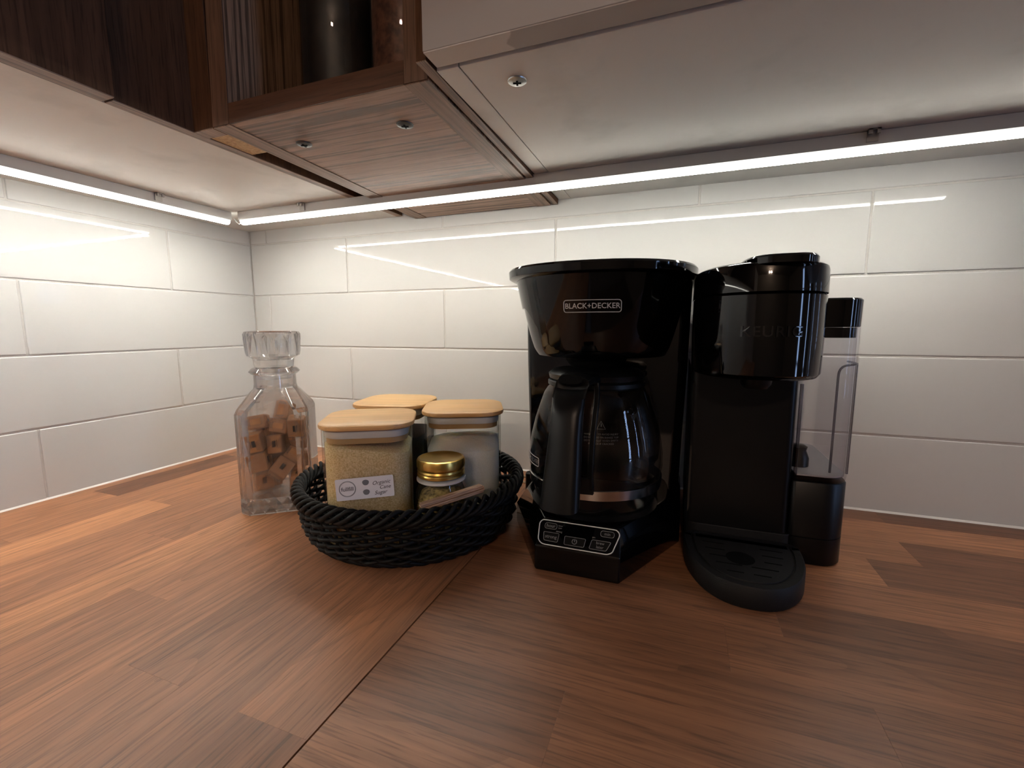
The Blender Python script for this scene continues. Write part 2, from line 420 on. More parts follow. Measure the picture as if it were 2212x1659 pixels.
# tiles: 4 x 16 inch running bond
ROW, TH, TL, JT = 0.1035, 0.1013, 0.4080, 0.0022
tile_meshes = {}
def tile(parent, horiz0, horiz1, z0, z1, wall):
    """one tile between two joints; wall 'b' lies in y=0, wall 'l' lies in x=0"""
    L_, H_ = round(horiz1 - horiz0, 4), round(z1 - z0, 4)
    if (L_, H_) not in tile_meshes:
        tile_meshes[(L_, H_)] = G().box(-L_ / 2, L_ / 2, -0.0085 / 2, 0.0085 / 2, -H_ / 2, H_ / 2).mesh('tile', 0.0016, 3)
        tile_meshes[(L_, H_)].materials.append(M_tile)
    me = tile_meshes[(L_, H_)]
    c = (horiz0 + horiz1) / 2; zc = (z0 + z1) / 2
    jit = rnd.uniform(-0.00025, 0.00025)
    if wall == 'b': link('tile', me, None, parent, (c, 0.0045 + jit, zc), (rnd.uniform(-1, 1) * 0.0012, 0, rnd.uniform(-1, 1) * 0.0008))
    else: link('tile', me, None, parent, (-0.0045 + jit, -c, zc), (0, rnd.uniform(-1, 1) * 0.0012, -pi / 2 + rnd.uniform(-1, 1) * 0.0008))
def tile_run(parent, wall, joints0, length):
    for k in range(5):
        z0 = k * ROW + (0.0014 if k == 0 else JT / 2); z1 = (k + 1) * ROW - JT / 2
        j = joints0[k % 2]; xs = [0.0008]
        while j < length: xs += [j - JT / 2, j + JT / 2]; j += TL
        xs.append(length)
        for a, b in zip(xs[::2], xs[1::2]):
            if b - a > 0.004: tile(parent, a, b, z0, z1, wall)
# joints: even rows (1st, 3rd, 5th) and odd rows (2nd, 4th) counted from the counter
tile_run(wb, 'b', (0.0441, 0.2449), 2.2)
tile_run(wl, 'l', (0.3602, 0.1623), 1.9)

# caulk along the counter
c1 = struct(G().loft([[(x, 0.004, 0.0), (x, -0.0022, 0.0), (x, -0.0002, 0.0022), (x, 0.004, 0.0026)] for x in (0.0, 2.2)]).obj('trim_1', M_caulk))
c2 = struct(G().loft([[(-0.004, y, 0.0), (0.0022, y, 0.0), (0.0002, y, 0.0022), (-0.004, y, 0.0026)] for y in (-1.9, 0.0)]).obj('trim_2', M_caulk))

# ------------------------------------------------------------------ countertops built of staves
SW = 0.0565; SEAM = 0.6445
def stave(parent, x0, x1, y0, y1, tone, along):
    L_, W_ = (x1 - x0, y1 - y0) if along == 'x' else (y1 - y0, x1 - x0)
    me = G().box(-L_ / 2, L_ / 2, -W_ / 2, W_ / 2, -0.004, 0.0).mesh('stave', 0.00006, 1)
    o = link('stave', me, M_stave, parent, ((x0 + x1) / 2, (y0 + y1) / 2, rnd.uniform(-0.00006, 0.0)), (0, 0, 0 if along == 'x' else pi / 2))
    o['tone'] = tone
    return o
ct1 = thing('countertop', 'walnut butcher block countertop running under the decanter along the left tile wall', 'countertop')
G().box(0.0, SEAM - 0.0006, -1.9, 0.0, -0.038, -0.0041).obj('core', M_slab, ct1)
ct2 = thing('countertop', 'walnut butcher block countertop under the two coffee machines', 'countertop')
G().box(SEAM + 0.0006, 2.2, -0.648, 0.0, -0.038, -0.0041).obj('core', M_slab, ct2)
gap = 0.00002
edges = [SEAM - 0.0006 - SW * k for k in range(12)] + [0.0]
fixed_l = {0: ([-0.5228], [0.55, 0.25]), 1: ([-0.92], [0.45, 0.5]), 2: ([-0.522], [0.35, 0.55]), 3: ([-0.17, -0.75], [0.7, 0.55, 0.5]), 4: ([-0.46], [0.62, 0.35]),
           5: ([-0.26, -0.80], [0.75, 0.85, 0.6]), 6: ([-0.38], [0.35, 0.5]), 7: ([-0.20, -0.7], [0.9, 0.55, 0.6]), 8: ([-0.312], [0.4, 0.92]),
           9: ([-0.45], [0.6, 0.5]), 10: ([-0.11, -0.317], [0.55, 0.0, 0.62]), 11: ([-0.5], [0.62, 0.5])}
for k in range(12):
    x1, x0 = edges[k] - gap, edges[k + 1] + gap
    js, tones = fixed_l[k]
    ys = [-0.0005] + js
    while ys[-1] > -1.25: ys.append(ys[-1] - rnd.uniform(0.45, 0.75)); tones = tones + [rnd.random()]
    ys.append(-1.9); tones = tones + [rnd.random()]
    for i in range(len(ys) - 1): stave(ct1, x0, x1, ys[i + 1] + gap, ys[i] - gap, tones[i], 'y')
yed = [0.0] + [-0.038 - SW * k for k in range(11)] + [-0.648]
fixed_r = {0: ([1.095], [0.12, 0.0]), 1: ([0.93], [0.6, 0.72]), 2: ([0.80, 1.087], [0.55, 0.75, 0.08]), 3: ([0.74, 1.038], [0.35, 0.85, 0.12]), 4: ([0.82], [0.45, 0.62]),
           5: ([0.93], [0.42, 0.14]), 6: ([0.887], [0.28, 0.42]), 7: ([0.97], [0.30, 0.25]), 8: ([0.78], [0.24, 0.35]), 9: ([0.90], [0.62, 0.35]), 10: ([1.0], [0.5, 0.3]), 11: ([0.8], [0.4, 0.5])}
for k in range(12):
    y1, y0 = yed[k] - gap, yed[k + 1] + gap
    if y1 - y0 < 0.003: continue
    js, tones = fixed_r[k]
    xs = [SEAM + 0.0006] + js
    while xs[-1] < 1.6: xs.append(xs[-1] + rnd.uniform(0.4, 0.7)); tones = tones + [rnd.random()]
    xs.append(2.2); tones = tones + [rnd.random()]
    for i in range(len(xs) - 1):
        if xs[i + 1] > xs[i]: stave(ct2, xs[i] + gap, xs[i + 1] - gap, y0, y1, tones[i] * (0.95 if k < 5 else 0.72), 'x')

# base cabinets carrying the countertops
def base_cabinet(label, x0, x1, y0, y1, face):
    t = thing('base_cabinet', label, 'cabinet', ((x0 + x1) / 2, (y0 + y1) / 2, ZF)); w, d = (x1 - x0) / 2, (y1 - y0) / 2; hh = -0.038 - ZF
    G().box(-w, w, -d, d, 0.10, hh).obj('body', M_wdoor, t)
    G().box(-w + (0.0), w - (0.06 if face == 'x' else 0), -d + (0.06 if face == 'y' else 0), d, 0.0, 0.10).obj('toe_kick', M_dark, t)
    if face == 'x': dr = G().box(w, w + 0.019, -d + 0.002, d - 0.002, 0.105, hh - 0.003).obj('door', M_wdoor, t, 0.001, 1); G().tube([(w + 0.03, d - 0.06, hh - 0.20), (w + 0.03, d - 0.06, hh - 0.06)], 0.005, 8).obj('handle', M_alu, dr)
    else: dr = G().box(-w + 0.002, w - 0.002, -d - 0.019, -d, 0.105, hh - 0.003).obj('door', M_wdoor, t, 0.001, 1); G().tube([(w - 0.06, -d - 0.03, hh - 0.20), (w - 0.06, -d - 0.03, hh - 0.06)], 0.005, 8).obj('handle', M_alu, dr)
for k_, (a_, b_) in enumerate(((-1.9, -1.31), (-1.308, -0.72))): base_cabinet(('base cabinet below the countertop, far end of the left tile wall', 'base cabinet below the countertop, next to the inner corner on the left tile wall')[k_], 0.02, 0.60, a_, b_, 'x')
for k_, (a_, b_) in enumerate(((0.70, 1.44), (1.442, 2.19))): base_cabinet(('base cabinet below the coffee machines', 'base cabinet below the bare end of the coffee machine countertop')[k_], a_, b_, -0.60, -0.02, 'y')

# ------------------------------------------------------------------ wall cabinets
TOPZ = 1.15
def screw(parent, x, y, z, mat, r=0.0075):
    g = G().lathe([(r, 0.0), (r * 0.96, -0.0008), (r * 0.6, -0.0016), (0.0003, -0.0018)], 20)
    s = g.obj('screw', mat, parent, smooth=50, loc=(x, y, z))
    c = G().box(-r * 0.42, r * 0.42, -r * 0.1, r * 0.1, -0.0022, -0.001).box(-r * 0.1, r * 0.1, -r * 0.42, r * 0.42, -0.0022, -0.001)
    c.obj('cross_slot', M_dark, s, rot=(0, 0, 0.3)); return s

lc = thing('wall_cabinet', 'wall cabinet with dark walnut doors and off-white underside over the decanter', 'cabinet', (0, 0, CAB))
h = TOPZ - CAB
G().box(0.0, 0.3605, -1.6, 0.0, 0.0, 0.018).obj('bottom_panel', M_white, lc)
G().box(0.0, 0.018, -1.6, 0.0, 0.018, h).obj('side_panel', M_dwood, lc)
G().box(0.3615, 0.3795, -1.6, -0.437, 0.0, h).obj('door', M_dwood, lc, 0.0006, 1)
G().box(0.3612, 0.3735, -0.4355, -0.002, 0.0, h).obj('filler_panel', M_dwood, lc, 0.0005, 1)
G().box(0.3737, 0.4005, -0.3660, -0.350, 0.0005, h).obj('filler_return', M_dwood, lc, 0.0005, 1)
b = G().box(0.3738, 0.4000, -0.349, -0.300, 0.0005, 0.03).obj('spacer_block', M_ply, lc, 0.0005, 1); b['label'] = 'raw plywood spacer block'

for x0_, x1_, y0_, y1_ in ((0.3616, 0.3794, -1.6, -0.4375), (0.3613, 0.3734, -0.4350, -0.0025), (0.3738, 0.4003, -0.3657, -0.3503)):
    G().box(x0_, x1_, y0_, y1_, -0.0004, 0.0006).obj('edge_band', M_oaky, lc)
su = thing('shelf_unit', 'open stained oak shelf unit between the dark cabinet and the white cabinet', 'shelf', (0.5245, 0.0, 0.4335))
su.rotation_euler = (-0.0205, 0, 0)
hu = TOPZ - 0.4335
yf, yb = -0.3660, -0.0045
G().box(-0.1225, -0.1005, yf, yb, 0.0, hu).obj('side_panel', M_oakz, su, 0.0006, 1)
G().box(0.0992, 0.1212, yf, yb, 0.0, hu).obj('side_panel', M_oakz, su, 0.0006, 1)
G().box(-0.1225, -0.1005, yf - 0.0012, yf, 0.0004, hu).obj('edge_band', M_oakp, su)
G().box(0.0992, 0.1212, yf - 0.0012, yf, 0.0004, hu).obj('edge_band', M_oakp, su)
G().box(-0.1225, -0.1005, yf, yb, -0.0006, 0.0).obj('edge_band', M_oaky, su)
G().box(0.0992, 0.1212, yf, yb, -0.0006, 0.0).obj('edge_band', M_oaky, su)
G().box(-0.1000, 0.0987, yf + 0.0002, yb, 0.0, 0.0185).obj('bottom_panel', M_oakx, su, 0.0005, 1)
G().box(-0.1000, 0.0987, yf - 0.001, yf + 0.0002, 0.0002, 0.0188).obj('edge_band', M_oakd, su)
G().box(-0.1000, 0.0987, -0.012, yb, 0.0185, hu).obj('back_panel', M_dwood, su)
fs = G().box(0.1237, 0.1322, -0.3880, -0.001, 0.001, hu).obj('filler_strip', M_dwood, su, 0.0004, 1)
G().box(0.1237, 0.1322, -0.3880, -0.001, 0.0004, 0.001).obj('edge_band', M_oaky, su)
for sx_, sy_ in ((-0.0667, -0.3072), (0.0602, -0.3078)): screw(su, sx_, sy_, -0.0002, M_dscrew, 0.0082)

wc = thing('wall_cabinet', 'white wall cabinet with scuffed door edge above the coffee machines', 'cabinet', (0, 0, CAB))
G().box(0.6770, 2.0, -0.3735, 0.0, 0.0, 0.018).obj('bottom_panel', M_white, wc, 0.0005, 1)
G().box(0.6575, 0.6763, -0.3735, 0.0, 0.0, h).obj('side_panel', M_white, wc, 0.0005, 1)
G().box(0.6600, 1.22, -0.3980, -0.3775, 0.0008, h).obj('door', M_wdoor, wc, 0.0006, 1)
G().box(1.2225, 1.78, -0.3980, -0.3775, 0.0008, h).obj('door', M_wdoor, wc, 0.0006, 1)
G().box(0.6606, 1.2194, -0.3974, -0.3781, 0.0, 0.0008).obj('door_edge', M_wedge, wc)
G().box(0.6775, 2.0, -0.02, -0.001, 0.018, h).obj('back_panel', M_white, wc)
screw(wc, 0.7117, -0.3398, -0.0002, M_screw, 0.0078)
screw(wc, 0.732, -0.0885, -0.0002, M_screw, 0.0078)

# jars standing on the oak shelf
def shelf_jar(name, label, cat, x, y, r, hh, fill_mat, group=None):
    z = 0.4335 + 0.0187 - 0.0205 * y + 0.0012
    t = thing(name, label, cat, (x, y, z), 0, group)
    G().lathe([(r * 0.9, 0), (r, 0.006), (r, hh * 0.8), (r * 0.8, hh * 0.9), (r * 0.78, hh), (r * 0.74, hh), (r * 0.76, hh * 0.9), (r * 0.955, hh * 0.79), (r * 0.955, 0.006), (r * 0.85, 0.004)], 40).obj('glass_body', M_glass, t, smooth=40)
    G().lathe([(r * 0.86, 0.0045), (r * 0.945, 0.0075), (r * 0.945, hh * 0.7), (r * 0.6, hh * 0.73)], 36).obj('contents', fill_mat, t, smooth=40)
    G().lathe([(r * 0.82, hh), (r * 0.84, hh + 0.002), (r * 0.84, hh + 0.015), (r * 0.8, hh + 0.018)], 36).obj('lid', M_satin, t, smooth=40)
    return t
shelf_jar('storage_jar', 'tall glass jar of nearly black beans on the oak shelf', 'jar', 0.4955, -0.2830, 0.0435, 0.24, M_beans, 'jars on the oak shelf')
shelf_jar('storage_jar', 'glass jar of red-brown ground spice on the oak shelf', 'jar', 0.5790, -0.2880, 0.0365, 0.22, M_spice, 'jars on the oak shelf')

# ------------------------------------------------------------------ under-cabinet LED strips
def led(label, length, loc, rotz, clips, glow):
    """runs along local +x; hangs under the cabinet at local z = 0"""
    t = thing('led_strip', label, 'light strip', loc, rotz)
    w = 0.0088; sec = [(-w, -0.0135), (-w, -0.0005), (w, -0.0005), (w, -0.0135), (w - 0.0013, -0.0135), (w - 0.0013, -0.0022), (-w + 0.0013, -0.0022), (-w + 0.0013, -0.0135)]
    G().loft([[(x, a, b_) for a, b_ in sec] for x in (0, length)]).obj('aluminium_channel', M_alu, t)
    dome = [(-(w - 0.0016), -0.0108)] + [((w - 0.0016) * -cos(pi * i / 10), -0.0135 - 0.0068 * sin(pi * i / 10)) for i in range(11)] + [(w - 0.0016, -0.0108)]
    G().loft([[(x, a, b_) for a, b_ in dome] for x in (0.001, length - 0.001)]).obj('diffuser', glow, t, smooth=60)
    for cx, s in clips:
        g = G().box(cx - 0.005, cx + 0.005, s * w, s * (w + 0.0012), -0.011, 0.0)
        g.box(cx - 0.005, cx + 0.005, s * w, s * (w + 0.0065), -0.0012, -0.0001).box(cx - 0.005, cx - 0.0018, s * (w + 0.0045), s * (w + 0.0065), -0.005, -0.0001).box(cx + 0.002, cx + 0.005, s * (w + 0.0045), s * (w + 0.0065), -0.005, -0.0001)
        g.obj('mounting_clip', M_clip, t)
    return t
led('glowing LED strip under the white and oak cabinets along the back tile wall', 1.052, (0.128, -0.1180, CAB), 0.0, [(0.143, -1), (0.888, -1)], M_led)
l2 = led('glowing LED strip under the dark walnut cabinet along the left tile wall', 1.42, (0.1065, -0.1285, CAB), -pi / 2, [(0.115, 1), (0.60, 1), (1.2, 1)], M_led_left)
wire = [(0.1165, -0.1245, CAB - 0.010), (0.1195, -0.1225, CAB - 0.016), (0.1235, -0.1215, CAB - 0.019), (0.1265, -0.1195, CAB - 0.0165), (0.1290, -0.1180, CAB - 0.012)]
G().tube(wire, 0.0008, 6).obj('wire', M_rim, l2, smooth=60).matrix_parent_inverse = (Matrix.Translation((0.1065, -0.1285, CAB)) @ Matrix.Rotation(-pi / 2, 4, 'Z')).inverted()

# ceiling lamp behind the camera (its two warm bulbs glint in the carafe)
lamp = thing('ceiling_lamp', 'two-bulb ceiling lamp behind the photographer', 'lamp', (1.15, -2.9, ZC))
G().lathe([(0.09, -0.02), (0.09, 0.0)], 32).obj('canopy', M_alu, lamp, smooth=40)
for sx_ in (-0.07, 0.07):
    G().tube([(sx_ * 0.6, 0, -0.02), (sx_, 0, -0.12)], 0.006, 8).obj('arm', M_alu, lamp)
    G().lathe([(0.002, -0.19), (0.022, -0.18), (0.03, -0.16), (0.022, -0.135), (0.012, -0.12)], 20, sx_, 0).obj('bulb', M_bulb, lamp, smooth=60)

# ------------------------------------------------------------------ drip coffee maker
CX, CY = 0.7535, -0.165
cm = thing('coffee_maker', 'gloss black drip coffee maker with glass carafe bay and button panel', 'coffee maker', (CX, CY, 0))
def pt(x, y, z): return (x - CX, y - CY, z)
out0 = [(0.7147, -0.2960), (0.7980, -0.2945), (0.8515, -0.1850), (0.8520, -0.0300), (0.6560, -0.0300), (0.6600, -0.1980)]
out1 = [(0.7185, -0.2775), (0.7950, -0.2760), (0.8365, -0.1850), (0.8440, -0.0300), (0.6640, -0.0300), (0.6745, -0.1980)]
def oring(o, z, k=1.0, spec=0.5):
    mx = sum(p_[0] for p_ in o) / len(o); my = sum(p_[1] for p_ in o) / len(o)
    return [pt(mx + (x - mx) * k, my + (y - my) * k, z) for x, y in o]
base = G().loft([oring(out0, 0.0, 0.985), oring(out0, 0.003), oring(out0, 0.027), oring(out1, 0.0495)])
base.obj('base', M_gloss, cm, 0.003, 3)
G().lathe([(0.066, 0.0495), (0.070, 0.0515), (0.063, 0.0520)], 48, 0.757 - CX, -0.207 - CY).obj('warming_plate', M_satin, cm, smooth=40)
# water tower, slightly tapering downwards
tw = []
for z, hw in ((0.045, 0.0945), (0.12, 0.0965), (0.20, 0.099), (0.297, 0.1005)):
    tw.append(rsq(2 * hw, 0.118, 0.012, z, 5, 0, -0.0905 - CY))
G().loft(tw).obj('water_tower', M_gloss, cm, smooth=50)
# brew basket: tapered cone in front of the tower
def brew_r(z): return 0.0745 + 0.0225 * ((z - 0.213) / 0.084) ** 0.75 if z > 0.213 else 0.0745
zs = [0.213 + 0.084 * i / 10 for i in range(11)]
prof = [(0.066, 0.2118), (0.0728, 0.2122)] + [(brew_r(z), z) for z in zs]
G().lathe(prof, 72).obj('brew_basket', M_gloss, cm, smooth=50)
G().lathe([(0.02, 0.196), (0.03, 0.204), (0.036, 0.2125)], 32, 0.0, -0.03).obj('drip_spout', M_dark, cm, smooth=50)
# outer shell with the swooping lower edge
NS = 96; rings = []
def zlow(th):
    a = abs(th); t = min(1, max(0, (a - radians(24)) / radians(34))); t = t * t * (3 - 2 * t)
    return 0.2205 + t * 0.0455
K = 10
rows = []
for i in range(K + 1):
    row = []
    for j in range(NS + 1):
        th = -radians(112) + radians(224) * j / NS
        z = zlow(th) + (0.2975 - zlow(th)) * i / K
        r = brew_r(z) + 0.0022
        row.append((r * sin(th), -r * cos(th), z))
    rows.append(row)
inner = [[(x * 0.974, y * 0.974, z) for x, y, z in row] for row in (rows[0],)]
G().loft([inner[0]] + rows, False, False, closed=False).obj('front_shell', M_gloss, cm, smooth=40)
# lid
lr = [dring(0.1010, -0.1055, 0.132, 0.2972), dring(0.1045, -0.1085, 0.133, 0.2990), dring(0.1052, -0.1092, 0.133, 0.3060), dring(0.1035, -0.1075, 0.131, 0.3082), dring(0.09, -0.093, 0.12, 0.3090)]
lid = G().loft(lr).obj('lid', M_gloss, cm, smooth=35)
# brand plate
LZ, LT = 0.2655, radians(4.0)
def onshell(u, v, eps):
    z = LZ + v; r = brew_r(z) + 0.0022 + eps; th = LT + u / r
    return Vector((r * sin(th), -r * cos(th), z))
me = bend(text_mesh('BLACK+DECKER', 0.0074, 0.00015, spacing=1.02, bold=0.00008), lambda c: onshell(c.x, c.y, 0.0005 + c.z))
link('brand_lettering', me, M_print, cm)['label'] = 'silver brand lettering'
G().tube([onshell(x, y, 0.0008) for x, y in rr_path(0.0575, 0.0118, 0.0026)], 0.00045, 5, closed=True).obj('brand_frame', M_print, cm, smooth=60)
# control panel lying on the sloping front face
P0 = Vector(pt((0.7147 + 0.7980) / 2, -0.29525, 0.027)); P1 = Vector(pt((0.7185 + 0.7950) / 2, -0.27675, 0.0495))
PV = (P1 - P0).normalized(); PU = Vector((1, 0.012, 0)).normalized(); PN = PU.cross(PV).normalized(); PC = P0 + PV * 0.0148
if PN.y > 0: PN = -PN
def onp(u, v, e=0.0): return PC + PU * u + PV * v + PN * (0.0004 + e)
def curve_v(u): return -0.0016 * (1 - (u / 0.041) ** 2)     # the panel sags slightly in the middle
frame = [(-0.0385, 0.0115), (0.0365, 0.0115), (0.0400, 0.0075), (0.0345, -0.0105), (0.0300, -0.0128), (-0.0345, -0.0128), (-0.0395, -0.0090), (-0.0412, 0.0080)]
def roundpoly(poly, r, n=4):
    res = []
    k = len(poly)
    for i in range(k):
        p_, a, b_ = Vector(poly[i]), Vector(poly[i - 1]), Vector(poly[(i + 1) % k])
        da = (a - p_); db = (b_ - p_); rr = min(r, da.length * 0.45, db.length * 0.45)
        s, e = p_ + da.normalized() * rr, p_ + db.normalized() * rr
        for j in range(n + 1):
            t = j / n; res.append((1 - t) ** 2 * s + 2 * t * (1 - t) * p_ + t * t * e)
    return res
fp = roundpoly(frame, 0.006)
cp = G().loft([[onp(q.x, q.y, -0.0003) for q in fp], [onp(q.x, q.y, 0.0003) for q in fp]]).obj('control_panel', M_gloss, cm)
G().tube([onp(q.x, q.y, 0.0004) for q in fp], 0.00055, 6, closed=True).obj('panel_outline', M_white_line, cp, smooth=60)
def button(poly, r, name='button'):
    q = roundpoly(poly, r)
    b_ = G().loft([[onp(a.x, a.y, 0.0002) for a in q], [onp(a.x, a.y, 0.0009) for a in q]]).obj('button', M_satin, cp)
    G().tube([onp(a.x, a.y, 0.0009) for a in q], 0.00026, 5, closed=True).obj('button_outline', M_print3, cp, smooth=60)
def plabel(txt, u, v, size, mat=M_print3):
    me = bend(text_mesh(txt, size, 0.0001, bold=0.00003), lambda c: onp(u + c.x, v + c.y, 0.0011 + c.z))
    link('lettering', me, mat, cp)
button([(-0.0350, 0.0088), (-0.0225, 0.0088), (-0.0225, 0.0030), (-0.0350, 0.0030)], 0.0028)
button([(0.0215, 0.0088), (0.0345, 0.0088), (0.0345, 0.0032), (0.0215, 0.0032)], 0.0027)
button([(-0.0350, -0.0005), (-0.0190, -0.0005), (-0.0195, -0.0092), (-0.0335, -0.0088)], 0.0013)
button([(-0.0130, -0.0018), (0.0080, -0.0018), (0.0070, -0.0100), (-0.0125, -0.0100)], 0.0013)
button([(0.0140, -0.0012), (0.0325, -0.0012), (0.0285, -0.0100), (0.0122, -0.0100)], 0.0013)
plabel('hour', -0.0288, 0.0059, 0.0047); plabel('min', 0.0280, 0.0060, 0.0040)
plabel('strong', -0.0268, -0.0047, 0.0046); plabel('brew', 0.0223, -0.0036, 0.0038); plabel('later', 0.0223, -0.0074, 0.0038)
plabel('brew', -0.0190, 0.0072, 0.0020, M_print2); plabel('later', -0.0190, 0.0050, 0.0020, M_print2); plabel('strong', -0.0195, 0.0014, 0.0024, M_print2); plabel('pm', 0.0155, 0.0012, 0.0022, M_print2)
pw = [onp(-0.0027 + 0.0023 * sin(a), -0.0059 + 0.0023 * cos(a), 0.001) for a in [0.5 + i * (2 * pi - 1.0) / 16 for i in range(17)]]
G().tube(pw, 0.00038, 5).obj('power_symbol', M_print3, cp, smooth=60)
G().tube([onp(-0.0027, -0.0062, 0.001), onp(-0.0027, -0.0034, 0.001)], 0.00038, 5).obj('power_symbol', M_print3, cp)
# cord and plug
plug = thing('power_plug', 'black two-prong power plug lying on the counter beside the wicker basket', 'plug', (0.6440, -0.0850, 0.0))
G().loft([rsq(0.020, 0.016, 0.004, z, 4) for z in (0.0, 0.028)]).xf(Matrix.Rotation(0.12, 4, 'Z')).obj('plug_body', M_satin, plug, 0.001, 2)
for z in (0.0110, 0.0205):
    G().box(-0.0275, -0.0098, -0.0032, 0.0032, z - 0.0008, z + 0.0008).obj('prong', M_brass, plug)
G().tube([(0.004, 0.004, 0.012), (0.004, 0.014, 0.008), (0.006, 0.03, 0.0035), (0.006, 0.045, 0.0032), (0.016, 0.058, 0.0032), (0.05, 0.063, 0.0032), (0.12, 0.064, 0.0032)], 0.003, 8).obj('cord', M_satin, plug, smooth=60)

# ------------------------------------------------------------------ glass carafe (stands on the warming plate)
cf = thing('carafe', 'glass coffee carafe with black handle and lid on the drip coffee maker', 'carafe', (0.757, -0.207, 0.0521))
oprof = [(0.058, 0.0), (0.0640, 0.002), (0.0672, 0.007), (0.0690, 0.016), (0.0712, 0.024), (0.0722, 0.032), (0.0738, 0.043), (0.0738, 0.056), (0.0715, 0.072), (0.0668, 0.092), (0.0612, 0.110), (0.0575, 0.121), (0.0535, 0.128), (0.0500, 0.131), (0.0490, 0.136), (0.0500, 0.141)]
iprof = [(r - 0.0018, max(z, 0.0022)) for r, z in reversed(oprof)]
G().lathe(oprof + iprof, 64).obj('glass_body', M_carafe, cf, smooth=60)
def carafe_r(z):
    for (r0, z0), (r1, z1) in zip(oprof, oprof[1:]):
        if z0 <= z <= z1: return r0 + (r1 - r0) * (z - z0) / (z1 - z0)
    return 0.05
G().lathe([(0.0716, 0.0215), (0.0728, 0.0220), (0.0738, 0.0320), (0.0728, 0.0326), (0.0712, 0.0320), (0.0702, 0.0220)], 64, cap0=False, cap1=False).obj('steel_band', M_band, cf, smooth=50)
G().lathe([(0.0505, 0.1285), (0.0530, 0.1305), (0.0530, 0.1345), (0.0512, 0.1360)], 48).obj('collar', M_satin, cf, smooth=50)
G().lathe([(0.046, 0.1365), (0.0515, 0.1375), (0.0525, 0.1425), (0.0470, 0.1470), (0.02, 0.1485)], 48).obj('lid', M_satin, cf, smooth=50)
# handle: wide hollow grip that flares outwards at the bottom, plus the strap along the glass
hd = radians(-6.0)
HM = Matrix.Rotation(hd, 4, 'Z')
def oval(cy_, cz, w, t, ang, n=20, p=2.6):
    ring = []
    for j in range(n):
        a = 2 * pi * j / n; ca, sa = cos(a), sin(a)
        u = w * math.copysign(abs(ca) ** (2 / p), ca); v = t * math.copysign(abs(sa) ** (2 / p), sa)
        ring.append((u, cy_ + v * cos(ang), cz + v * sin(ang)))
    return ring
grip = [(-0.048, 0.1405, 0.019, 0.0060, 1.5), (-0.066, 0.1425, 0.0180, 0.0062, 1.5), (-0.081, 0.1395, 0.0165, 0.0068, 1.1), (-0.0905, 0.1285, 0.0160, 0.0078, 0.45), (-0.0945, 0.1120, 0.0155, 0.0085, 0.12),
        (-0.0985, 0.0920, 0.0158, 0.0088, 0.10), (-0.1030, 0.0700, 0.0170, 0.0090, 0.12), (-0.1080, 0.0480, 0.0180, 0.0096, 0.18), (-0.1125, 0.0285, 0.0188, 0.0102, 0.30)]
gh = G().loft([oval(*a) for a in grip], True, False)
# hollow lower end
e0 = oval(*grip[-1]); e1 = oval(-0.1125, 0.0285, 0.0166, 0.0082, 0.30); e2 = oval(-0.1085, 0.0470, 0.0140, 0.0070, 0.18)
gh.loft([e0, e1, e2], False, True)
hnd = gh.xf(HM).obj('handle', M_satin, cf, smooth=50)
for sx_ in (-1, 1):
    sp = []
    for z in (0.1400, 0.130, 0.118, 0.105, 0.090, 0.075, 0.060, 0.047, 0.034):
        r = carafe_r(min(z, 0.138)); yy = -sqrt(max(0, (r + 0.0032) ** 2 - 0.0180 ** 2)); hw_ = 0.0026
        xc = sx_ * 0.0180 * (1 - 0.18 * max(0, (z - 0.118) / 0.022))
        sp.append([(xc - hw_, yy - 0.0026, z), (xc + hw_, yy - 0.0026, z), (xc + hw_, yy + 0.0022, z), (xc - hw_, yy + 0.0022, z)])
    G().loft(sp).xf(HM).obj('handle_rail', M_satin, cf, 0.001, 2)
G().loft([[(x, -sqrt((carafe_r(z) + 0.0032) ** 2 - x * x) - 0.0026 + d, z) for x, d, z in ((-0.0205, 0, z0), (-0.010, 0, z0), (0, 0, z0), (0.010, 0, z0), (0.0205, 0, z0), (0.0205, 0.005, z0), (0, 0.005, z0), (-0.0205, 0.005, z0))] for z0 in (0.030, 0.046)]).xf(HM).obj('handle_clamp', M_satin, cf, smooth=40)
G().loft([oval(-0.0745, 0.040, 0.0088, 0.0060, 1.2), oval(-0.090, 0.046, 0.0110, 0.0075, 1.2), oval(-0.1040, 0.0540, 0.0140, 0.0085, 1.2)]).xf(HM).obj('handle_bridge', M_satin, cf, smooth=50)
G().loft([oval(-0.0830, 0.1415, 0.0105, 0.0048, 1.0), oval(-0.0868, 0.1440, 0.0118, 0.0052, 1.0)]).xf(HM).obj('thumb_recess', M_dark, hnd)
# print on the glass
def onc(th, z, e=0.0004):
    r = carafe_r(z) + e; return Vector((r * sin(th), -r * cos(th), z))
TH0 = radians(15)
tri = [onc(TH0 + a / 0.066, 0.0935 + b_) for a, b_ in ((-0.0042, 0), (0.0042, 0), (0, 0.0075))]
G().tube(tri, 0.0003, 5, closed=True).obj('warning_triangle', M_print2, cf)
G().tube([onc(TH0, 0.0958), onc(TH0, 0.0988)], 0.0003, 5).obj('warning_triangle', M_print2, cf)
for i, z in enumerate((0.0885, 0.0855, 0.0825, 0.0795)):
    me = bend(text_mesh(('WARNING: TO AVOID INJURY', 'DO NOT USE ON RANGE TOP', 'DO NOT HEAT WHEN EMPTY', 'REPLACE IF CRACKED')[i], 0.0024, 0.00005), lambda c, z=z: onc(TH0 + c.x / 0.066, z + c.y))
    link('warning_lettering', me, M_print2, cf)
TL_ = radians(-58)
me = bend(text_mesh('BLACK+DECKER', 0.0060, 0.00005), lambda c: onc(TL_ + c.x / 0.074, 0.0500 + c.y))
link('brand_lettering', me, M_print, cf)
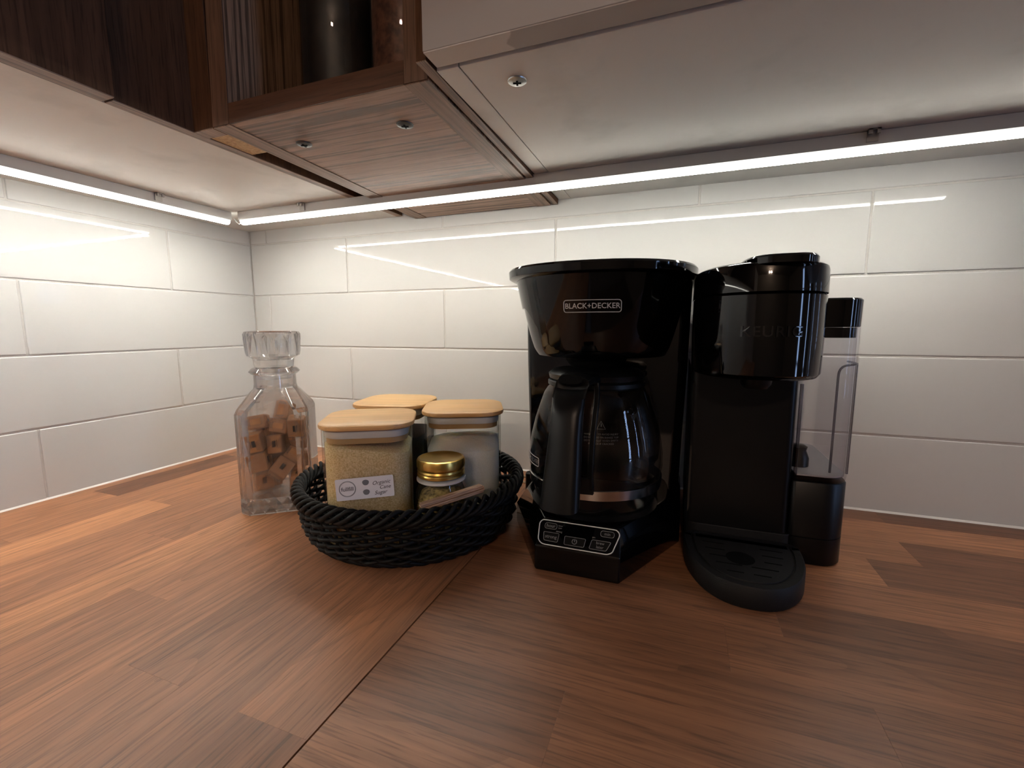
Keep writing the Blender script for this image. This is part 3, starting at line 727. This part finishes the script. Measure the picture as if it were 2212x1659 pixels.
G().tube([onc(TL_ + x / 0.074, 0.0500 + y) for x, y in rr_path(0.043, 0.0095, 0.002)], 0.0004, 5, closed=True).obj('brand_frame', M_print, cf, smooth=60)

# ------------------------------------------------------------------ single-serve pod brewer
KX, KY = 0.9107, -0.2000
kb = thing('pod_brewer', 'slim black single-serve pod coffee brewer with clear side water tank', 'coffee maker', (KX, KY, 0))
# drip tray
tr = G().loft([dring(0.0535, -0.0915, 0.009, 0.0), dring(0.0550, -0.0930, 0.009, 0.002), dring(0.0550, -0.0930, 0.009, 0.0195), dring(0.0538, -0.0918, 0.009, 0.0212),
               dring(0.0475, -0.0850, 0.007, 0.0212), dring(0.0470, -0.0845, 0.0068, 0.0198), dring(0.0455, -0.0830, 0.0064, 0.0198), dring(0.0450, -0.0825, 0.0062, 0.0214), dring(0.0430, -0.0805, 0.005, 0.0217)], True, True)
tray = tr.obj('drip_tray', M_matte, kb, smooth=40)
for i in range(5):
    for sgn in (-1, 1):
        y = -0.070 + i * 0.0135; hw = 0.0415 * sqrt(max(0.05, 1 - (y / 0.083) ** 2)) - 0.004
        x0, x1 = (0.004, hw) if i == 0 else (0.004 if i < 2 else 0.0165, hw)
        a, b_ = (x0, x1) if sgn > 0 else (-x1, -x0)
        G().box(a, b_, y - 0.0009, y + 0.0009, 0.0205, 0.02185).obj('drain_slot', M_dark, tray)
G().lathe([(0.0128, 0.0205), (0.0128, 0.02188)], 28, -0.004, -0.0420).obj('drain_hole', M_dark, tray)
# base, with the foot of the tank
G().loft([rsq(0.108, 0.155, 0.014, z, 6, -0.0005, 0.0885) for z in (0.0, 0.0295)]).obj('base', M_matte, kb, 0.0012, 2)
def tank_ring(z, ins=0.0):
    pts = []
    x0, x1, y0, y1 = 0.0465 + ins, 0.0985 - ins, 0.0120 + ins, 0.158 - ins
    for cx, cy, r, a0 in ((x1, y1, 0.012, 0), (x0, y1, 0.004, 90), (x0, y0, 0.004, 180), (x1, y0, 0.024, 270)):
        r = max(0.002, r - ins)
        sx = -1 if cx == x1 else 1; sy = -1 if cy == y1 else 1
        for i in range(8):
            a = radians(a0 + 90 * i / 7); pts.append((cx + sx * r + r * cos(a), cy + sy * r + r * sin(a), z))
    return pts
G().loft([tank_ring(0.0, 0.0015), tank_ring(0.002), tank_ring(0.0285), tank_ring(0.0290, 0.0012), tank_ring(0.0300, 0.0012), tank_ring(0.0305), tank_ring(0.0865), tank_ring(0.0880, 0.001)]).obj('tank_stand', M_satin, kb, smooth=40)
# column
G().loft([rsq(0.1015, 0.156, 0.008, z, 5, -0.0045, 0.0895) for z in (0.0300, 0.30)]).obj('column', M_satin, kb, smooth=50)
G().box(-0.0525, -0.0505, 0.0120, 0.0125, 0.04, 0.185).obj('column_trim', M_gloss, kb)
# brew head
hd_r = [dring(0.048, -0.066, 0.160, 0.1985, y0=0.008), dring(0.0535, -0.080, 0.163, 0.2000, y0=0.008), dring(0.0556, -0.0850, 0.165, 0.2040, y0=0.008), dring(0.0560, -0.0862, 0.165, 0.2400, y0=0.008), dring(0.0560, -0.0865, 0.165, 0.2712, y0=0.008), dring(0.0552, -0.0855, 0.165, 0.2722, y0=0.008)]
G().loft(hd_r).obj('brew_head', M_gloss, kb, smooth=40)
ld_r = [dring(0.0540, -0.0842, 0.162, 0.2724, y0=0.008), dring(0.0562, -0.0868, 0.164, 0.2736, y0=0.008), dring(0.0560, -0.0864, 0.164, 0.2935, y0=0.008), dring(0.0552, -0.0855, 0.163, 0.2962, y0=0.008), dring(0.0530, -0.0832, 0.161, 0.2976, y0=0.008), dring(0.03, -0.05, 0.14, 0.2982, y0=0.008)]
G().loft(ld_r).obj('lid', M_gloss, kb, smooth=40)
# lifting handle: a raised plate over the front of the lid
hl = [[(x, y, z) for x, y, z in dring(w_, f_, 0.09, z_, y0=-0.02, p=3.4)] for w_, f_, z_ in ((0.0270, -0.0880, 0.2940), (0.0292, -0.0905, 0.2955), (0.0294, -0.0908, 0.3005), (0.0280, -0.0893, 0.3022), (0.022, -0.078, 0.3026))]
G().loft(hl).xf(Matrix.Translation((0.0085, 0, 0))).obj('lift_handle', M_gloss, kb, smooth=40)
def headf(x, e=0.0003):
    return 0.008 - 0.0943 * (max(0.0, 1 - (abs(x) / 0.0560) ** 2.3)) ** (1 / 2.3) - e
me = bend(text_mesh('KEURIG', 0.0125, 0.0004, spacing=1.12, bold=0.0001), lambda c: Vector((c.x + 0.002, headf(c.x + 0.002) - c.z, 0.2405 + c.y)))
link('brand_lettering', me, M_emboss, kb)['label'] = 'embossed black brand lettering'
# nozzle under the head
G().lathe([(0.010, 0.188), (0.013, 0.192), (0.014, 0.199)], 24, 0.0, -0.035).obj('nozzle', M_satin, kb, smooth=40)
# water tank
tk = G(); T0 = [tank_ring(0.0885, 0.002), tank_ring(0.0905, 0.0002), tank_ring(0.094), tank_ring(0.2440)]
Ti = [tank_ring(0.2440, 0.0022), tank_ring(0.0935, 0.0022)]
tk.loft(T0 + Ti).obj('water_tank', M_tank, kb, smooth=40)
res = [o for o in kb.children if o.name.startswith('water_tank')][0]
G().loft([tank_ring(0.2340, 0.0030), tank_ring(0.2440, 0.0030)]).obj('lid_collar', M_gloss, res)
G().loft([tank_ring(0.2442, 0.0010), tank_ring(0.2448), tank_ring(0.2705, -0.0004), tank_ring(0.2722, 0.0012)]).obj('tank_lid', M_gloss, res, smooth=40)
# moulded finger grip on the tank: bent rib, uprights and fill-line shelf
x1, y0 = 0.0985, 0.0120
gripp = [(0.0985, 0.060, 0.2085), (0.0985, 0.040, 0.2085), (0.0978, 0.0310, 0.2085), (0.0955, 0.0240, 0.2084), (0.0920, 0.0190, 0.2082), (0.0880, 0.0160, 0.2080), (0.0840, 0.0142, 0.2074), (0.0812, 0.0133, 0.2062), (0.0792, 0.0128, 0.2040), (0.0781, 0.0126, 0.2010), (0.0778, 0.0126, 0.1970), (0.0778, 0.0126, 0.16), (0.0778, 0.0126, 0.10)]
G().tube(gripp, 0.0011, 8).obj('moulded_rib', M_tankrib, res, smooth=60)
G().tube([(0.0968, 0.0285, 0.2080), (0.0968, 0.0285, 0.0960)], 0.0013, 8).obj('moulded_rib', M_tankrib, res, smooth=60)
G().tube([(0.0485, 0.0135, 0.1880), (0.0485, 0.0135, 0.0945)], 0.0017, 8).obj('moulded_rib', M_tankrib, res, smooth=60)
G().box(0.0490, 0.0680, 0.146, 0.150, 0.150, 0.163).obj('rear_catch', M_satin, res)
G().lathe([(0.011, 0.0945), (0.011, 0.104), (0.008, 0.112), (0.009, 0.116), (0.006, 0.118)], 20, 0.0575, 0.050).obj('outlet_valve', M_satin, res, smooth=40)
G().loft([tank_ring(0.0938, 0.0026), tank_ring(0.0952, 0.0026)]).obj('tank_floor', M_floorp, res)
G().tube([(-0.030, 0.165, 0.012), (-0.026, 0.180, 0.0045), (0.01, 0.188, 0.0032), (0.05, 0.189, 0.0032)], 0.003, 8).obj('cord', M_satin, kb, smooth=60)

# ------------------------------------------------------------------ decanter and caramels
DX, DY, DR = 0.3245, -0.2470, radians(37.5)
dc = thing('decanter', 'square clear glass decanter with faceted stopper, full of wrapped caramels', 'decanter', (DX, DY, 0), DR)
S = 0.0880
def oct_ring(w, ch, z):
    a, b_ = w / 2, w / 2 - ch
    return [(a, -b_, z), (a, b_, z), (b_, a, z), (-b_, a, z), (-a, b_, z), (-a, -b_, z), (-b_, -a, z), (b_, -a, z)]
def circ8(r, z, n=8): return [(r * cos(2 * pi * (j - 0.5) / n), r * sin(2 * pi * (j - 0.5) / n), z) for j in range(n)]
outer = [oct_ring(S - 0.002, 0.010, 0.0), oct_ring(S, 0.0105, 0.002), oct_ring(S, 0.0105, 0.1335), oct_ring(S - 0.004, 0.0125, 0.1395), oct_ring(0.058, 0.016, 0.1600), circ8(0.0272, 0.1640), circ8(0.0262, 0.170), circ8(0.0262, 0.1815),
         circ8(0.0290, 0.1830), circ8(0.0318, 0.1860), circ8(0.0290, 0.1895), circ8(0.0268, 0.1910)]
inn = [circ8(0.0225, 0.1910), circ8(0.0225, 0.1650), oct_ring(0.050, 0.014, 0.1590), oct_ring(S - 0.012, 0.012, 0.1370), oct_ring(S - 0.0105, 0.0115, 0.1310), oct_ring(S - 0.0105, 0.0115, 0.0205)]
def densify(r):   # round the neck rings: octagon -> 24-gon keeps the flat panels below
    res = []
    for i in range(8):
        p_, q = Vector(r[i]), Vector(r[(i + 1) % 8])
        for t in (0, 1 / 3, 2 / 3): res.append(p_.lerp(q, t))
    return res
def rnd_ring(r):
    z = r[0][2]; rad = Vector(r[0][:2]).length
    return [Vector((rad * cos(Vector((p_.x, p_.y)).to_2d().angle_signed(Vector((1, 0)))), rad * sin(Vector((p_.x, p_.y)).to_2d().angle_signed(Vector((1, 0)))), z)) for p_ in densify(r)]
allr = [densify(r) for r in outer[:5]] + [rnd_ring(r) for r in outer[5:]] + [rnd_ring(r) for r in inn[:2]] + [densify(r) for r in inn[2:]]
G().loft(allr).obj('bottle', M_decant, dc, smooth=25)
# flutes at the bevelled corners and the cut diamonds of the thick base
for k in range(4):
    a = k * pi / 2 + pi / 4; d = (S / 2 - 0.00525) * sqrt(2)
    for off in (-0.0042, 0.0042):
        x, y = d * cos(a) - off * sin(a), d * sin(a) + off * cos(a)
        G().tube([(x, y, 0.022), (x, y, 0.134)], 0.0012, 8).obj('corner_flute', M_cut, dc, smooth=60)
for k in range(4):
    R_ = Matrix.Rotation(k * pi / 2, 4, 'Z')
    for i in range(5):
        x = -0.028 + i * 0.014
        for zz, sc_ in ((0.0115, 1.0),):
            v = [(x - 0.007, -S / 2, zz), (x, -S / 2, zz + 0.010), (x + 0.007, -S / 2, zz), (x, -S / 2, zz - 0.010), (x, -S / 2 - 0.0022, zz), (x, -S / 2 + 0.004, zz)]
            f = [(0, 1, 4), (1, 2, 4), (2, 3, 4), (3, 0, 4), (1, 0, 5), (2, 1, 5), (3, 2, 5), (0, 3, 5)]
            G().add(v, f).xf(R_).obj('cut_diamond', M_cut, dc)
# star-cut inside of the foot
G().loft([oct_ring(0.074, 0.012, 0.0045), oct_ring(0.060, 0.011, 0.012), oct_ring(0.03, 0.006, 0.0060), oct_ring(0.01, 0.002, 0.014)]).obj('star_cut_foot', M_cut, dc)
# stopper
st_n = 24
def star_ring(r, z, d): return [((r + (d if j % 2 else -d)) * cos(2 * pi * j / st_n), (r + (d if j % 2 else -d)) * sin(2 * pi * j / st_n), z) for j in range(st_n)]
stp = [star_ring(0.0205, 0.176, 0), star_ring(0.0212, 0.1905, 0), star_ring(0.0240, 0.1925, 0), star_ring(0.0250, 0.2000, 0), star_ring(0.0260, 0.2040, 0.0), star_ring(0.0315, 0.2075, 0.0010), star_ring(0.0325, 0.2130, 0.0012), star_ring(0.0338, 0.2360, 0.0012), star_ring(0.0328, 0.2395, 0.0003), star_ring(0.0300, 0.2402, 0), star_ring(0.0280, 0.2385, 0), star_ring(0.012, 0.2380, 0.0)]
G().loft(stp).obj('stopper', M_decant, dc, smooth=20)
for k in range(12):      # facets cut into the side of the stopper
    a = 2 * pi * (k + 0.5) / 12; u_ = Vector((-sin(a), cos(a), 0)); n_ = Vector((cos(a), sin(a), 0))
    b0 = n_ * 0.0322
    v = [b0 + u_ * 0.0070 + Vector((0, 0, 0.2370)), b0 - u_ * 0.0070 + Vector((0, 0, 0.2370)), b0 - u_ * 0.0012 + Vector((0, 0, 0.2110)), b0 + u_ * 0.0012 + Vector((0, 0, 0.2110)), n_ * 0.0348 + Vector((0, 0, 0.2300)), n_ * 0.0318 + Vector((0, 0, 0.2250))]
    G().add(v, [(0, 1, 4), (1, 2, 4), (2, 3, 4), (3, 0, 4), (1, 0, 5), (2, 1, 5), (3, 2, 5), (0, 3, 5)]).obj('stopper_facet', M_cut, dc)
CAR = [(-0.0173, 0.0129, 0.0307, 0.00, 0.00, -2.75), (0.0190, 0.0131, 0.0330, -1.57, -0.00, -1.17), (-0.0207, -0.0152, 0.0368, -0.00, 1.92, 1.93), (0.0244, -0.0180, 0.0330, -1.57, -0.00, -1.47),
       (0.0163, 0.0228, 0.0570, 1.57, -0.00, 0.38), (-0.0127, 0.0235, 0.0525, 1.57, -0.00, -1.57), (-0.0224, -0.0016, 0.0601, 0.34, 1.22, -1.21), (0.0046, -0.0210, 0.0539, 0.91, -0.69, 0.88),
       (0.0215, -0.0074, 0.0645, -0.51, -0.74, -1.57), (0.0040, 0.0194, 0.0854, 0.00, 0.86, -1.45), (-0.0223, -0.0270, 0.0679, 1.57, -1.78, -0.00), (-0.0234, 0.0053, 0.0826, -0.10, 2.81, -1.62),
       (-0.0243, -0.0247, 0.0945, -0.00, -1.78, -0.00), (0.0252, 0.0005, 0.0940, -1.73, 0.85, -1.66), (-0.0020, -0.0097, 0.0855, -1.29, 1.30, -1.32), (0.0268, -0.0232, 0.1134, -1.47, 1.44, 1.67),
       (-0.0219, 0.0211, 0.1017, -1.31, 1.23, -1.33), (0.0192, 0.0233, 0.1118, 0.17, 3.12, 0.00), (0.0037, -0.0045, 0.1095, -0.20, -2.88, 1.53), (0.0093, 0.0009, 0.1299, -1.38, 0.26, 1.50),
       (-0.0230, -0.0086, 0.1177, -0.17, 0.23, 1.55)]
car_me = G().box(-0.0123, 0.0123, -0.0113, 0.0113, -0.0090, 0.0090).mesh('caramel', 0.0018, 2); car_me.materials.append(M_caramel)
def wrap_mesh(seed):
    r = random.Random(seed); rings = []
    for i, (x, k) in enumerate(((-0.0180, 0.95), (-0.0138, 0.62), (-0.0125, 1.06), (0.0, 1.10), (0.0125, 1.06), (0.0138, 0.6), (0.0180, 0.9))):
        rings.append([(x + r.uniform(-0.0006, 0.0006), y * k * (1 + r.uniform(-0.04, 0.05)), z * k * (1 + r.uniform(-0.04, 0.05)) * (0.45 if i in (0, 6) else 1)) for x_, y, z in
                      [(0, 0.0104, 0.0), (0, 0.0104, 0.0084), (0, 0, 0.0087), (0, -0.0104, 0.0084), (0, -0.0104, 0), (0, -0.0104, -0.0084), (0, 0, -0.0087), (0, 0.0104, -0.0084)]])
    me = G().loft(rings, False, False).mesh('wrapper'); me.materials.append(M_wrap); return me
wraps = [wrap_mesh(i) for i in range(4)]
mark_me = G().box(-0.0042, 0.0042, -0.0124, -0.0122, -0.0022, 0.0022).box(-0.0050, 0.0050, -0.0124, -0.0122, 0.0034, 0.0039).mesh('printed_mark'); mark_me.materials.append(M_ink)
mark2_me = G().box(-0.0040, 0.0040, -0.0024, 0.0024, 0.0099, 0.0101).mesh('printed_mark'); mark2_me.materials.append(M_ink)
cr = random.Random(5)
DM = Matrix.Translation((DX, DY, 0)) @ Matrix.Rotation(DR, 4, 'Z')
for i, c in enumerate(CAR):
    r = Matrix.LocRotScale(Vector(c[:3]) * 1.0, None, None)
    from mathutils import Euler
    e = Euler((c[3] + cr.uniform(-0.04, 0.04), c[4] + cr.uniform(-0.04, 0.04), c[5] + cr.uniform(-0.04, 0.04)))
    M_ = DM @ Matrix.Translation((c[0] * 0.96, c[1] * 0.96, c[2] * 0.985 + 0.0008)) @ e.to_matrix().to_4x4()
    o = bpy.data.objects.new('caramel', None); col.objects.link(o); o.matrix_world = M_
    zc = c[2]
    where = 'lying on the floor of' if zc < 0.04 else 'low in the pile inside' if zc < 0.062 else 'halfway up the pile inside' if zc < 0.085 else 'near the top of the pile inside' if zc < 0.125 else 'topmost of the pile inside'
    tag(o, 'wrapped caramel cube ' + where + ' the square glass decanter', 'candy', 'wrapped caramels in the decanter')
    link('candy_block', car_me, None, o); link('wrapper', wraps[i % 4], None, o)
    if i % 4 != 1: link('printed_mark', mark_me, None, o)
    if i % 2: link('printed_mark', mark_me, None, o, rot=(pi, 0, 0))
    if i % 3: link('printed_mark', mark2_me, None, o, rot=(0, 0 if i % 2 else pi, 0))

# ------------------------------------------------------------------ wicker basket
BX, BY = 0.5390, -0.2435
bk = thing('basket', 'round low basket woven from black cord, holding the storage jars', 'basket', (BX, BY, 0))
def bR(z):
    pts = [(0.0, 0.100), (0.006, 0.111), (0.014, 0.1200), (0.028, 0.1248), (0.045, 0.1275), (0.070, 0.1310)]
    for (z0, r0), (z1, r1) in zip(pts, pts[1:]):
        if z <= z1: return r0 + (r1 - r0) * (z - z0) / (z1 - z0)
    return pts[-1][1]
NST = 46; CRD = 0.0022
for row in range(10):
    z = 0.0125 + row * 0.0046; n = NST * 7; path = []
    for j in range(n):
        a = 2 * pi * j / n; w_ = cos(NST / 2 * a + row * pi * 0.78)
        path.append(((bR(z) + 0.0027 * w_) * cos(a), (bR(z) + 0.0027 * w_) * sin(a), z + 0.0011 * sin(NST / 2 * a + row * pi * 0.78)))
    G().tube(path, CRD, 7, closed=True).obj('woven_strand', M_cord, bk, smooth=80)
stake_me = G().tube([(bR(z), 0, z) for z in (0.004, 0.012, 0.024, 0.036, 0.048, 0.060)], 0.0019, 6).mesh('stake', smooth=80); stake_me.materials.append(M_cord)
for k in range(NST): link('stake', stake_me, None, bk, rot=(0, 0, 2 * pi * k / NST))
# rim braid: each strand climbs outside, crosses the top and dives inside
def braid(pts, n=14):
    path = []
    for i in range(n + 1):
        t = i / n * (len(pts) - 1); k = min(int(t), len(pts) - 2); u = t - k
        p0, p1, p2, p3 = [pts[max(0, min(len(pts) - 1, k + d))] for d in (-1, 0, 1, 2)]
        q = [0.5 * (2 * p1[c] + (p2[c] - p0[c]) * u + (2 * p0[c] - 5 * p1[c] + 4 * p2[c] - p3[c]) * u * u + (3 * p1[c] - p0[c] - 3 * p2[c] + p3[c]) * u ** 3) for c in range(3)]
        path.append((q[0] * cos(q[1]), q[0] * sin(q[1]), q[2]))
    return path
rim_me = G().tube(braid([(0.1300, -0.17, 0.0545), (0.1350, -0.08, 0.0590), (0.1345, 0.0, 0.0660), (0.1300, 0.05, 0.0695), (0.1255, 0.10, 0.0665), (0.1240, 0.16, 0.0600), (0.1255, 0.24, 0.0570)]), 0.0024, 7).mesh('rim_strand', smooth=80)
rim_me.materials.append(M_cord)
NRIM = 70
for k in range(NRIM): link('rim_strand', rim_me, None, bk, rot=(0, 0, 2 * pi * k / NRIM))
foot_me = G().tube(braid([(0.1150, -0.20, 0.0150), (0.1180, -0.08, 0.0110), (0.1125, 0.04, 0.0055), (0.1040, 0.12, 0.0030)]), 0.0024, 7).mesh('foot_strand', smooth=80); foot_me.materials.append(M_cord)
for k in range(NST): link('foot_strand', foot_me, None, bk, rot=(0, 0, 2 * pi * k / NST))
fl = G()
for i in range(14):
    r = 0.006 + i * 0.0075; n = max(16, int(r * 900)); fl.tube([(r * cos(2 * pi * j / n), r * sin(2 * pi * j / n), 0.0045 + 0.0008 * ((-1) ** j)) for j in range(n)], 0.0036, 6, closed=True)
fl.lathe([(0.100, 0.0012), (0.1085, 0.003), (0.1085, 0.006), (0.100, 0.0068)], 64).obj('woven_floor', M_cord, bk, smooth=60)

# ------------------------------------------------------------------ bamboo-lidded square jars
JZ = 0.0102
def sq_jar(label, x, y, yaw, fill_mat, level, fill_name, fill_label, tilt, tone):
    t = thing('storage_jar', label, 'jar', (x, y, JZ), radians(yaw), 'square jars with bamboo lids')
    H_, W_, R_ = 0.1330, 0.0895, 0.0220
    rings = [rsq(W_ - 0.012, W_ - 0.012, R_ - 0.003, 0.0), rsq(W_ - 0.004, W_ - 0.004, R_ - 0.001, 0.003), rsq(W_, W_, R_, 0.009), rsq(W_, W_, R_, H_), rsq(W_ - 0.0046, W_ - 0.0046, R_ - 0.0023, H_), rsq(W_ - 0.0046, W_ - 0.0046, R_ - 0.0023, 0.010), rsq(W_ - 0.012, W_ - 0.012, R_ - 0.0033, 0.0042)]
    G().loft(rings).obj('glass_body', M_glass, t, smooth=50)
    LW = 0.0962
    lidg = G().loft([rsq(LW - 0.006, LW - 0.006, 0.0245, H_ + 0.0003), rsq(LW - 0.0012, LW - 0.0012, 0.0266, H_ + 0.0016), rsq(LW, LW, 0.0272, H_ + 0.0036), rsq(LW - 0.0010, LW - 0.0010, 0.0268, H_ + 0.0056), rsq(LW - 0.004, LW - 0.004, 0.0255, H_ + 0.0066)])
    lo = lidg.obj('bamboo_lid', M_bamboo, t, smooth=35); lo['tone'] = tone
    G().loft([rsq(0.0806, 0.0806, 0.019, H_ - 0.0135), rsq(0.0812, 0.0812, 0.019, H_ + 0.0004)]).obj('lid_plug', M_bamboo_u, t, smooth=50)
    gz = [(0.0798, H_ - 0.0082), (0.0828, H_ - 0.0078), (0.0834, H_ - 0.0070), (0.0834, H_ - 0.0012), (0.0828, H_ - 0.0006), (0.0798, H_ - 0.0002)]
    G().loft([rsq(w_, w_, 0.020, z_) for w_, z_ in gz], False, False).obj('seal_ring', M_silic, t, smooth=30)
    # contents
    fw = W_ - 0.0056; fr = R_ - 0.0029
    rr = random.Random(len(label))
    def top(px, py): return level + tilt[0] * px + tilt[1] * py + tilt[2] * (1 - (px * px + py * py) / 0.0025) + rr.uniform(-0.0005, 0.0005)
    rg = [rsq(fw - 0.012, fw - 0.012, fr - 0.002, 0.0046), rsq(fw, fw, fr, 0.0108)]
    for k in (1.0, 0.985, 0.9, 0.75, 0.55, 0.3, 0.1):
        rg.append([(px * k, py * k, min(H_ - 0.0146, top(px * k, py * k))) for px, py, _ in rsq(fw, fw, fr, 0)])
    f = G().loft(rg).obj(fill_name, fill_mat, None, smooth=45, loc=(x, y, JZ), rot=(0, 0, radians(yaw)))
    tag(f, fill_label, fill_name.split('_')[-1], kind='stuff')
    return t
j1 = sq_jar('square glass jar of golden cane sugar with bamboo lid and paper label', 0.5325, -0.3125, 30.0, M_sugar, 0.113, 'cane_sugar', 'golden raw cane sugar filling the labelled jar', (-0.14, 0.02, 0.004), 0.55)
j2 = sq_jar('square glass jar of white sugar with bamboo lid behind the small gold-lidded jar', 0.5975, -0.2184, 25.0, M_wsugar, 0.094, 'white_sugar', 'fine white sugar filling the jar behind the gold-lidded jar', (0.04, 0.06, 0.008), 0.2)
j3 = sq_jar('square glass jar of dark ground coffee with bamboo lid nearest the tile corner', 0.4932, -0.2080, 13.0, M_cocoa, 0.098, 'ground_coffee', 'dark ground coffee filling the jar nearest the tile corner', (0.0, 0.0, 0.003), 0.8)
# paper label on the front jar, on the face towards the room
lb = bpy.data.objects.new('paper_label', bpy.data.meshes.new('paper_label'))
fy = -0.0895 / 2 - 0.0003
def onl(u, v, e=0.0):
    a = radians(2.6)
    return Vector((-0.0010 + u * cos(a) - v * sin(a), fy - e, 0.0755 + u * sin(a) + v * cos(a)))
LWd, LHt = 0.0560, 0.0222
q = rr_path(LWd, LHt, 0.0012, 2)
lab = G().loft([[onl(a, b_, 0) for a, b_ in q], [onl(a, b_, 0.0003) for a, b_ in q]]).obj('paper_label', M_label, j1)
bpy.data.objects.remove(lb)
for r in (0.0080, 0.0074):
    G().tube([onl(-0.0168 + r * cos(2 * pi * i / 28), 0.0006 + r * sin(2 * pi * i / 28), 0.0004) for i in range(28)], 0.00018, 4, closed=True).obj('printed_ring', M_inkg, lab)
def ltext(txt, u, v, size, mat=M_ink, shear=0.0, bold=0.0, rot=0.0):
    me = bend(text_mesh(txt, size, 0.00004, shear=shear, bold=bold), lambda c: onl(u + c.x * cos(rot) - c.y * sin(rot), v + c.x * sin(rot) + c.y * cos(rot), 0.00045))
    link('lettering', me, mat, lab)
ltext('fullfill', -0.0168, 0.0003, 0.0058, M_inkg, bold=0.00006)
for v in (0.0056, -0.0044):
    blob = [(0.0010 + 0.0032 * cos(a) * (1 + 0.06 * sin(3 * a)), v + 0.0030 * sin(a) * (1 + 0.05 * cos(2 * a))) for a in [2 * pi * i / 20 for i in range(20)]]
    G().loft([[onl(a, b_, 0.0002) for a, b_ in blob], [onl(a, b_, 0.00042) for a, b_ in blob]]).obj('printed_dot', M_inkg, lab)
ltext('Organic', 0.0158, 0.0044, 0.0055, shear=0.35, rot=0.06); ltext('Cane', 0.0192, -0.0006, 0.0053, shear=0.35, rot=0.04); ltext('Sugar', 0.0146, -0.0060, 0.0055, shear=0.35, rot=0.05)

# ------------------------------------------------------------------ small mason jar and stir sticks
mj = thing('mason_jar', 'small glass mason jar of dried herbs with gold screw lid in the basket', 'jar', (0.6098, -0.2975, JZ), 0.4)
mo = [(0.0225, 0.0), (0.0265, 0.0022), (0.0282, 0.008), (0.0285, 0.045), (0.0275, 0.056), (0.0240, 0.0645), (0.0235, 0.067), (0.0235, 0.086)]
mo = [(r * 0.975, z * 1.11) for r, z in mo]
mi = [(r - 0.002, max(z, 0.0035)) for r, z in reversed(mo)]
G().lathe(mo + mi, 40).obj('glass_body', M_glass, mj, smooth=50)
G().lathe([(0.0245, 0.0740), (0.0258, 0.0748), (0.0258, 0.0768), (0.0245, 0.0775)], 40).obj('rim_ring', M_rim, mj, smooth=50)
gl = G(); n = 72; lrings = []
for r, z, d in ((0.0246, 0.0700, 0), (0.0252, 0.0705, 0), (0.0252, 0.0725, 0), (0.0243, 0.0740, 0), (0.0250, 0.0755, 0), (0.0243, 0.0775, 0), (0.0250, 0.0790, 0), (0.0250, 0.0805, 0.00045), (0.0250, 0.0860, 0.00045), (0.0243, 0.0882, 0), (0.0225, 0.0888, 0), (0.0205, 0.0878, 0), (0.005, 0.0876, 0)):
    lrings.append([((r + (d if j % 2 else -d)) * cos(2 * pi * j / n), (r + (d if j % 2 else -d)) * sin(2 * pi * j / n), z) for j in range(n)])
gl.loft(lrings).xf(Matrix.Translation((0, 0, 0.0095))).obj('screw_lid', M_gold, mj, smooth=30)
hb = G(); hr = random.Random(3)
hb.lathe([(0.018, 0.0045), (0.0225, 0.006), (0.0246, 0.012), (0.0246, 0.050), (0.0215, 0.061), (0.012, 0.066)], 28)
for i in range(420):
    a = hr.uniform(0, 2 * pi); z = hr.uniform(0.010, 0.061); r = 0.0249 - max(0, (z - 0.050)) * 0.28
    c = Vector((r * cos(a), r * sin(a), z)); u = Vector((hr.uniform(-1, 1), hr.uniform(-1, 1), hr.uniform(-1, 1))).normalized(); w_ = u.orthogonal().normalized()
    L_ = hr.uniform(0.0010, 0.0022)
    hb.add([c + u * L_, c + w_ * 0.0005, c - u * L_, c - w_ * 0.0005], [(0, 1, 2, 3)])
herb = hb.obj('dried_herbs', M_herb, None, loc=(0.6098, -0.2975, JZ)); tag(herb, 'crumbled dried green-brown herbs inside the small gold-lidded jar', 'herbs', kind='stuff')
A_, B_ = Vector((0.6110, -0.3420, 0.0690)), Vector((0.6545, -0.2920, 0.0775))
ax = (B_ - A_).normalized(); side = Vector((0.73, -0.68, 0)); side = (side - ax * side.dot(ax)).normalized(); upv = ax.cross(side); upv = upv if upv.z > 0 else -upv
labs = ['uppermost flat wooden stir stick leaning on the basket rim', 'second flat wooden stir stick from the top of the bundle in the basket', 'third flat wooden stir stick from the top of the bundle in the basket', 'lowest flat wooden stir stick of the bundle in the basket']
for i in range(4):
    L_ = (B_ - A_).length + (0.002 if i % 2 else -0.001)
    me = G().box(-L_ / 2, L_ / 2, -0.0030, 0.0030, -0.0010, 0.0010).mesh('stir_stick', 0.0004, 1)
    o = link('stir_stick', me, M_stick)
    c = (A_ + B_) / 2 + upv * (0.0036 - i * 0.0023) + side * (0.0006 * (-1) ** i) + ax * (0.0012 * (i % 3))
    o.matrix_world = Matrix(((ax.x, side.x, upv.x, c.x), (ax.y, side.y, upv.y, c.y), (ax.z, side.z, upv.z, c.z), (0, 0, 0, 1)))
    o['tone'] = 0.3 + 0.2 * i
    tag(o, labs[i], 'stir stick', 'wooden stir sticks in the basket')
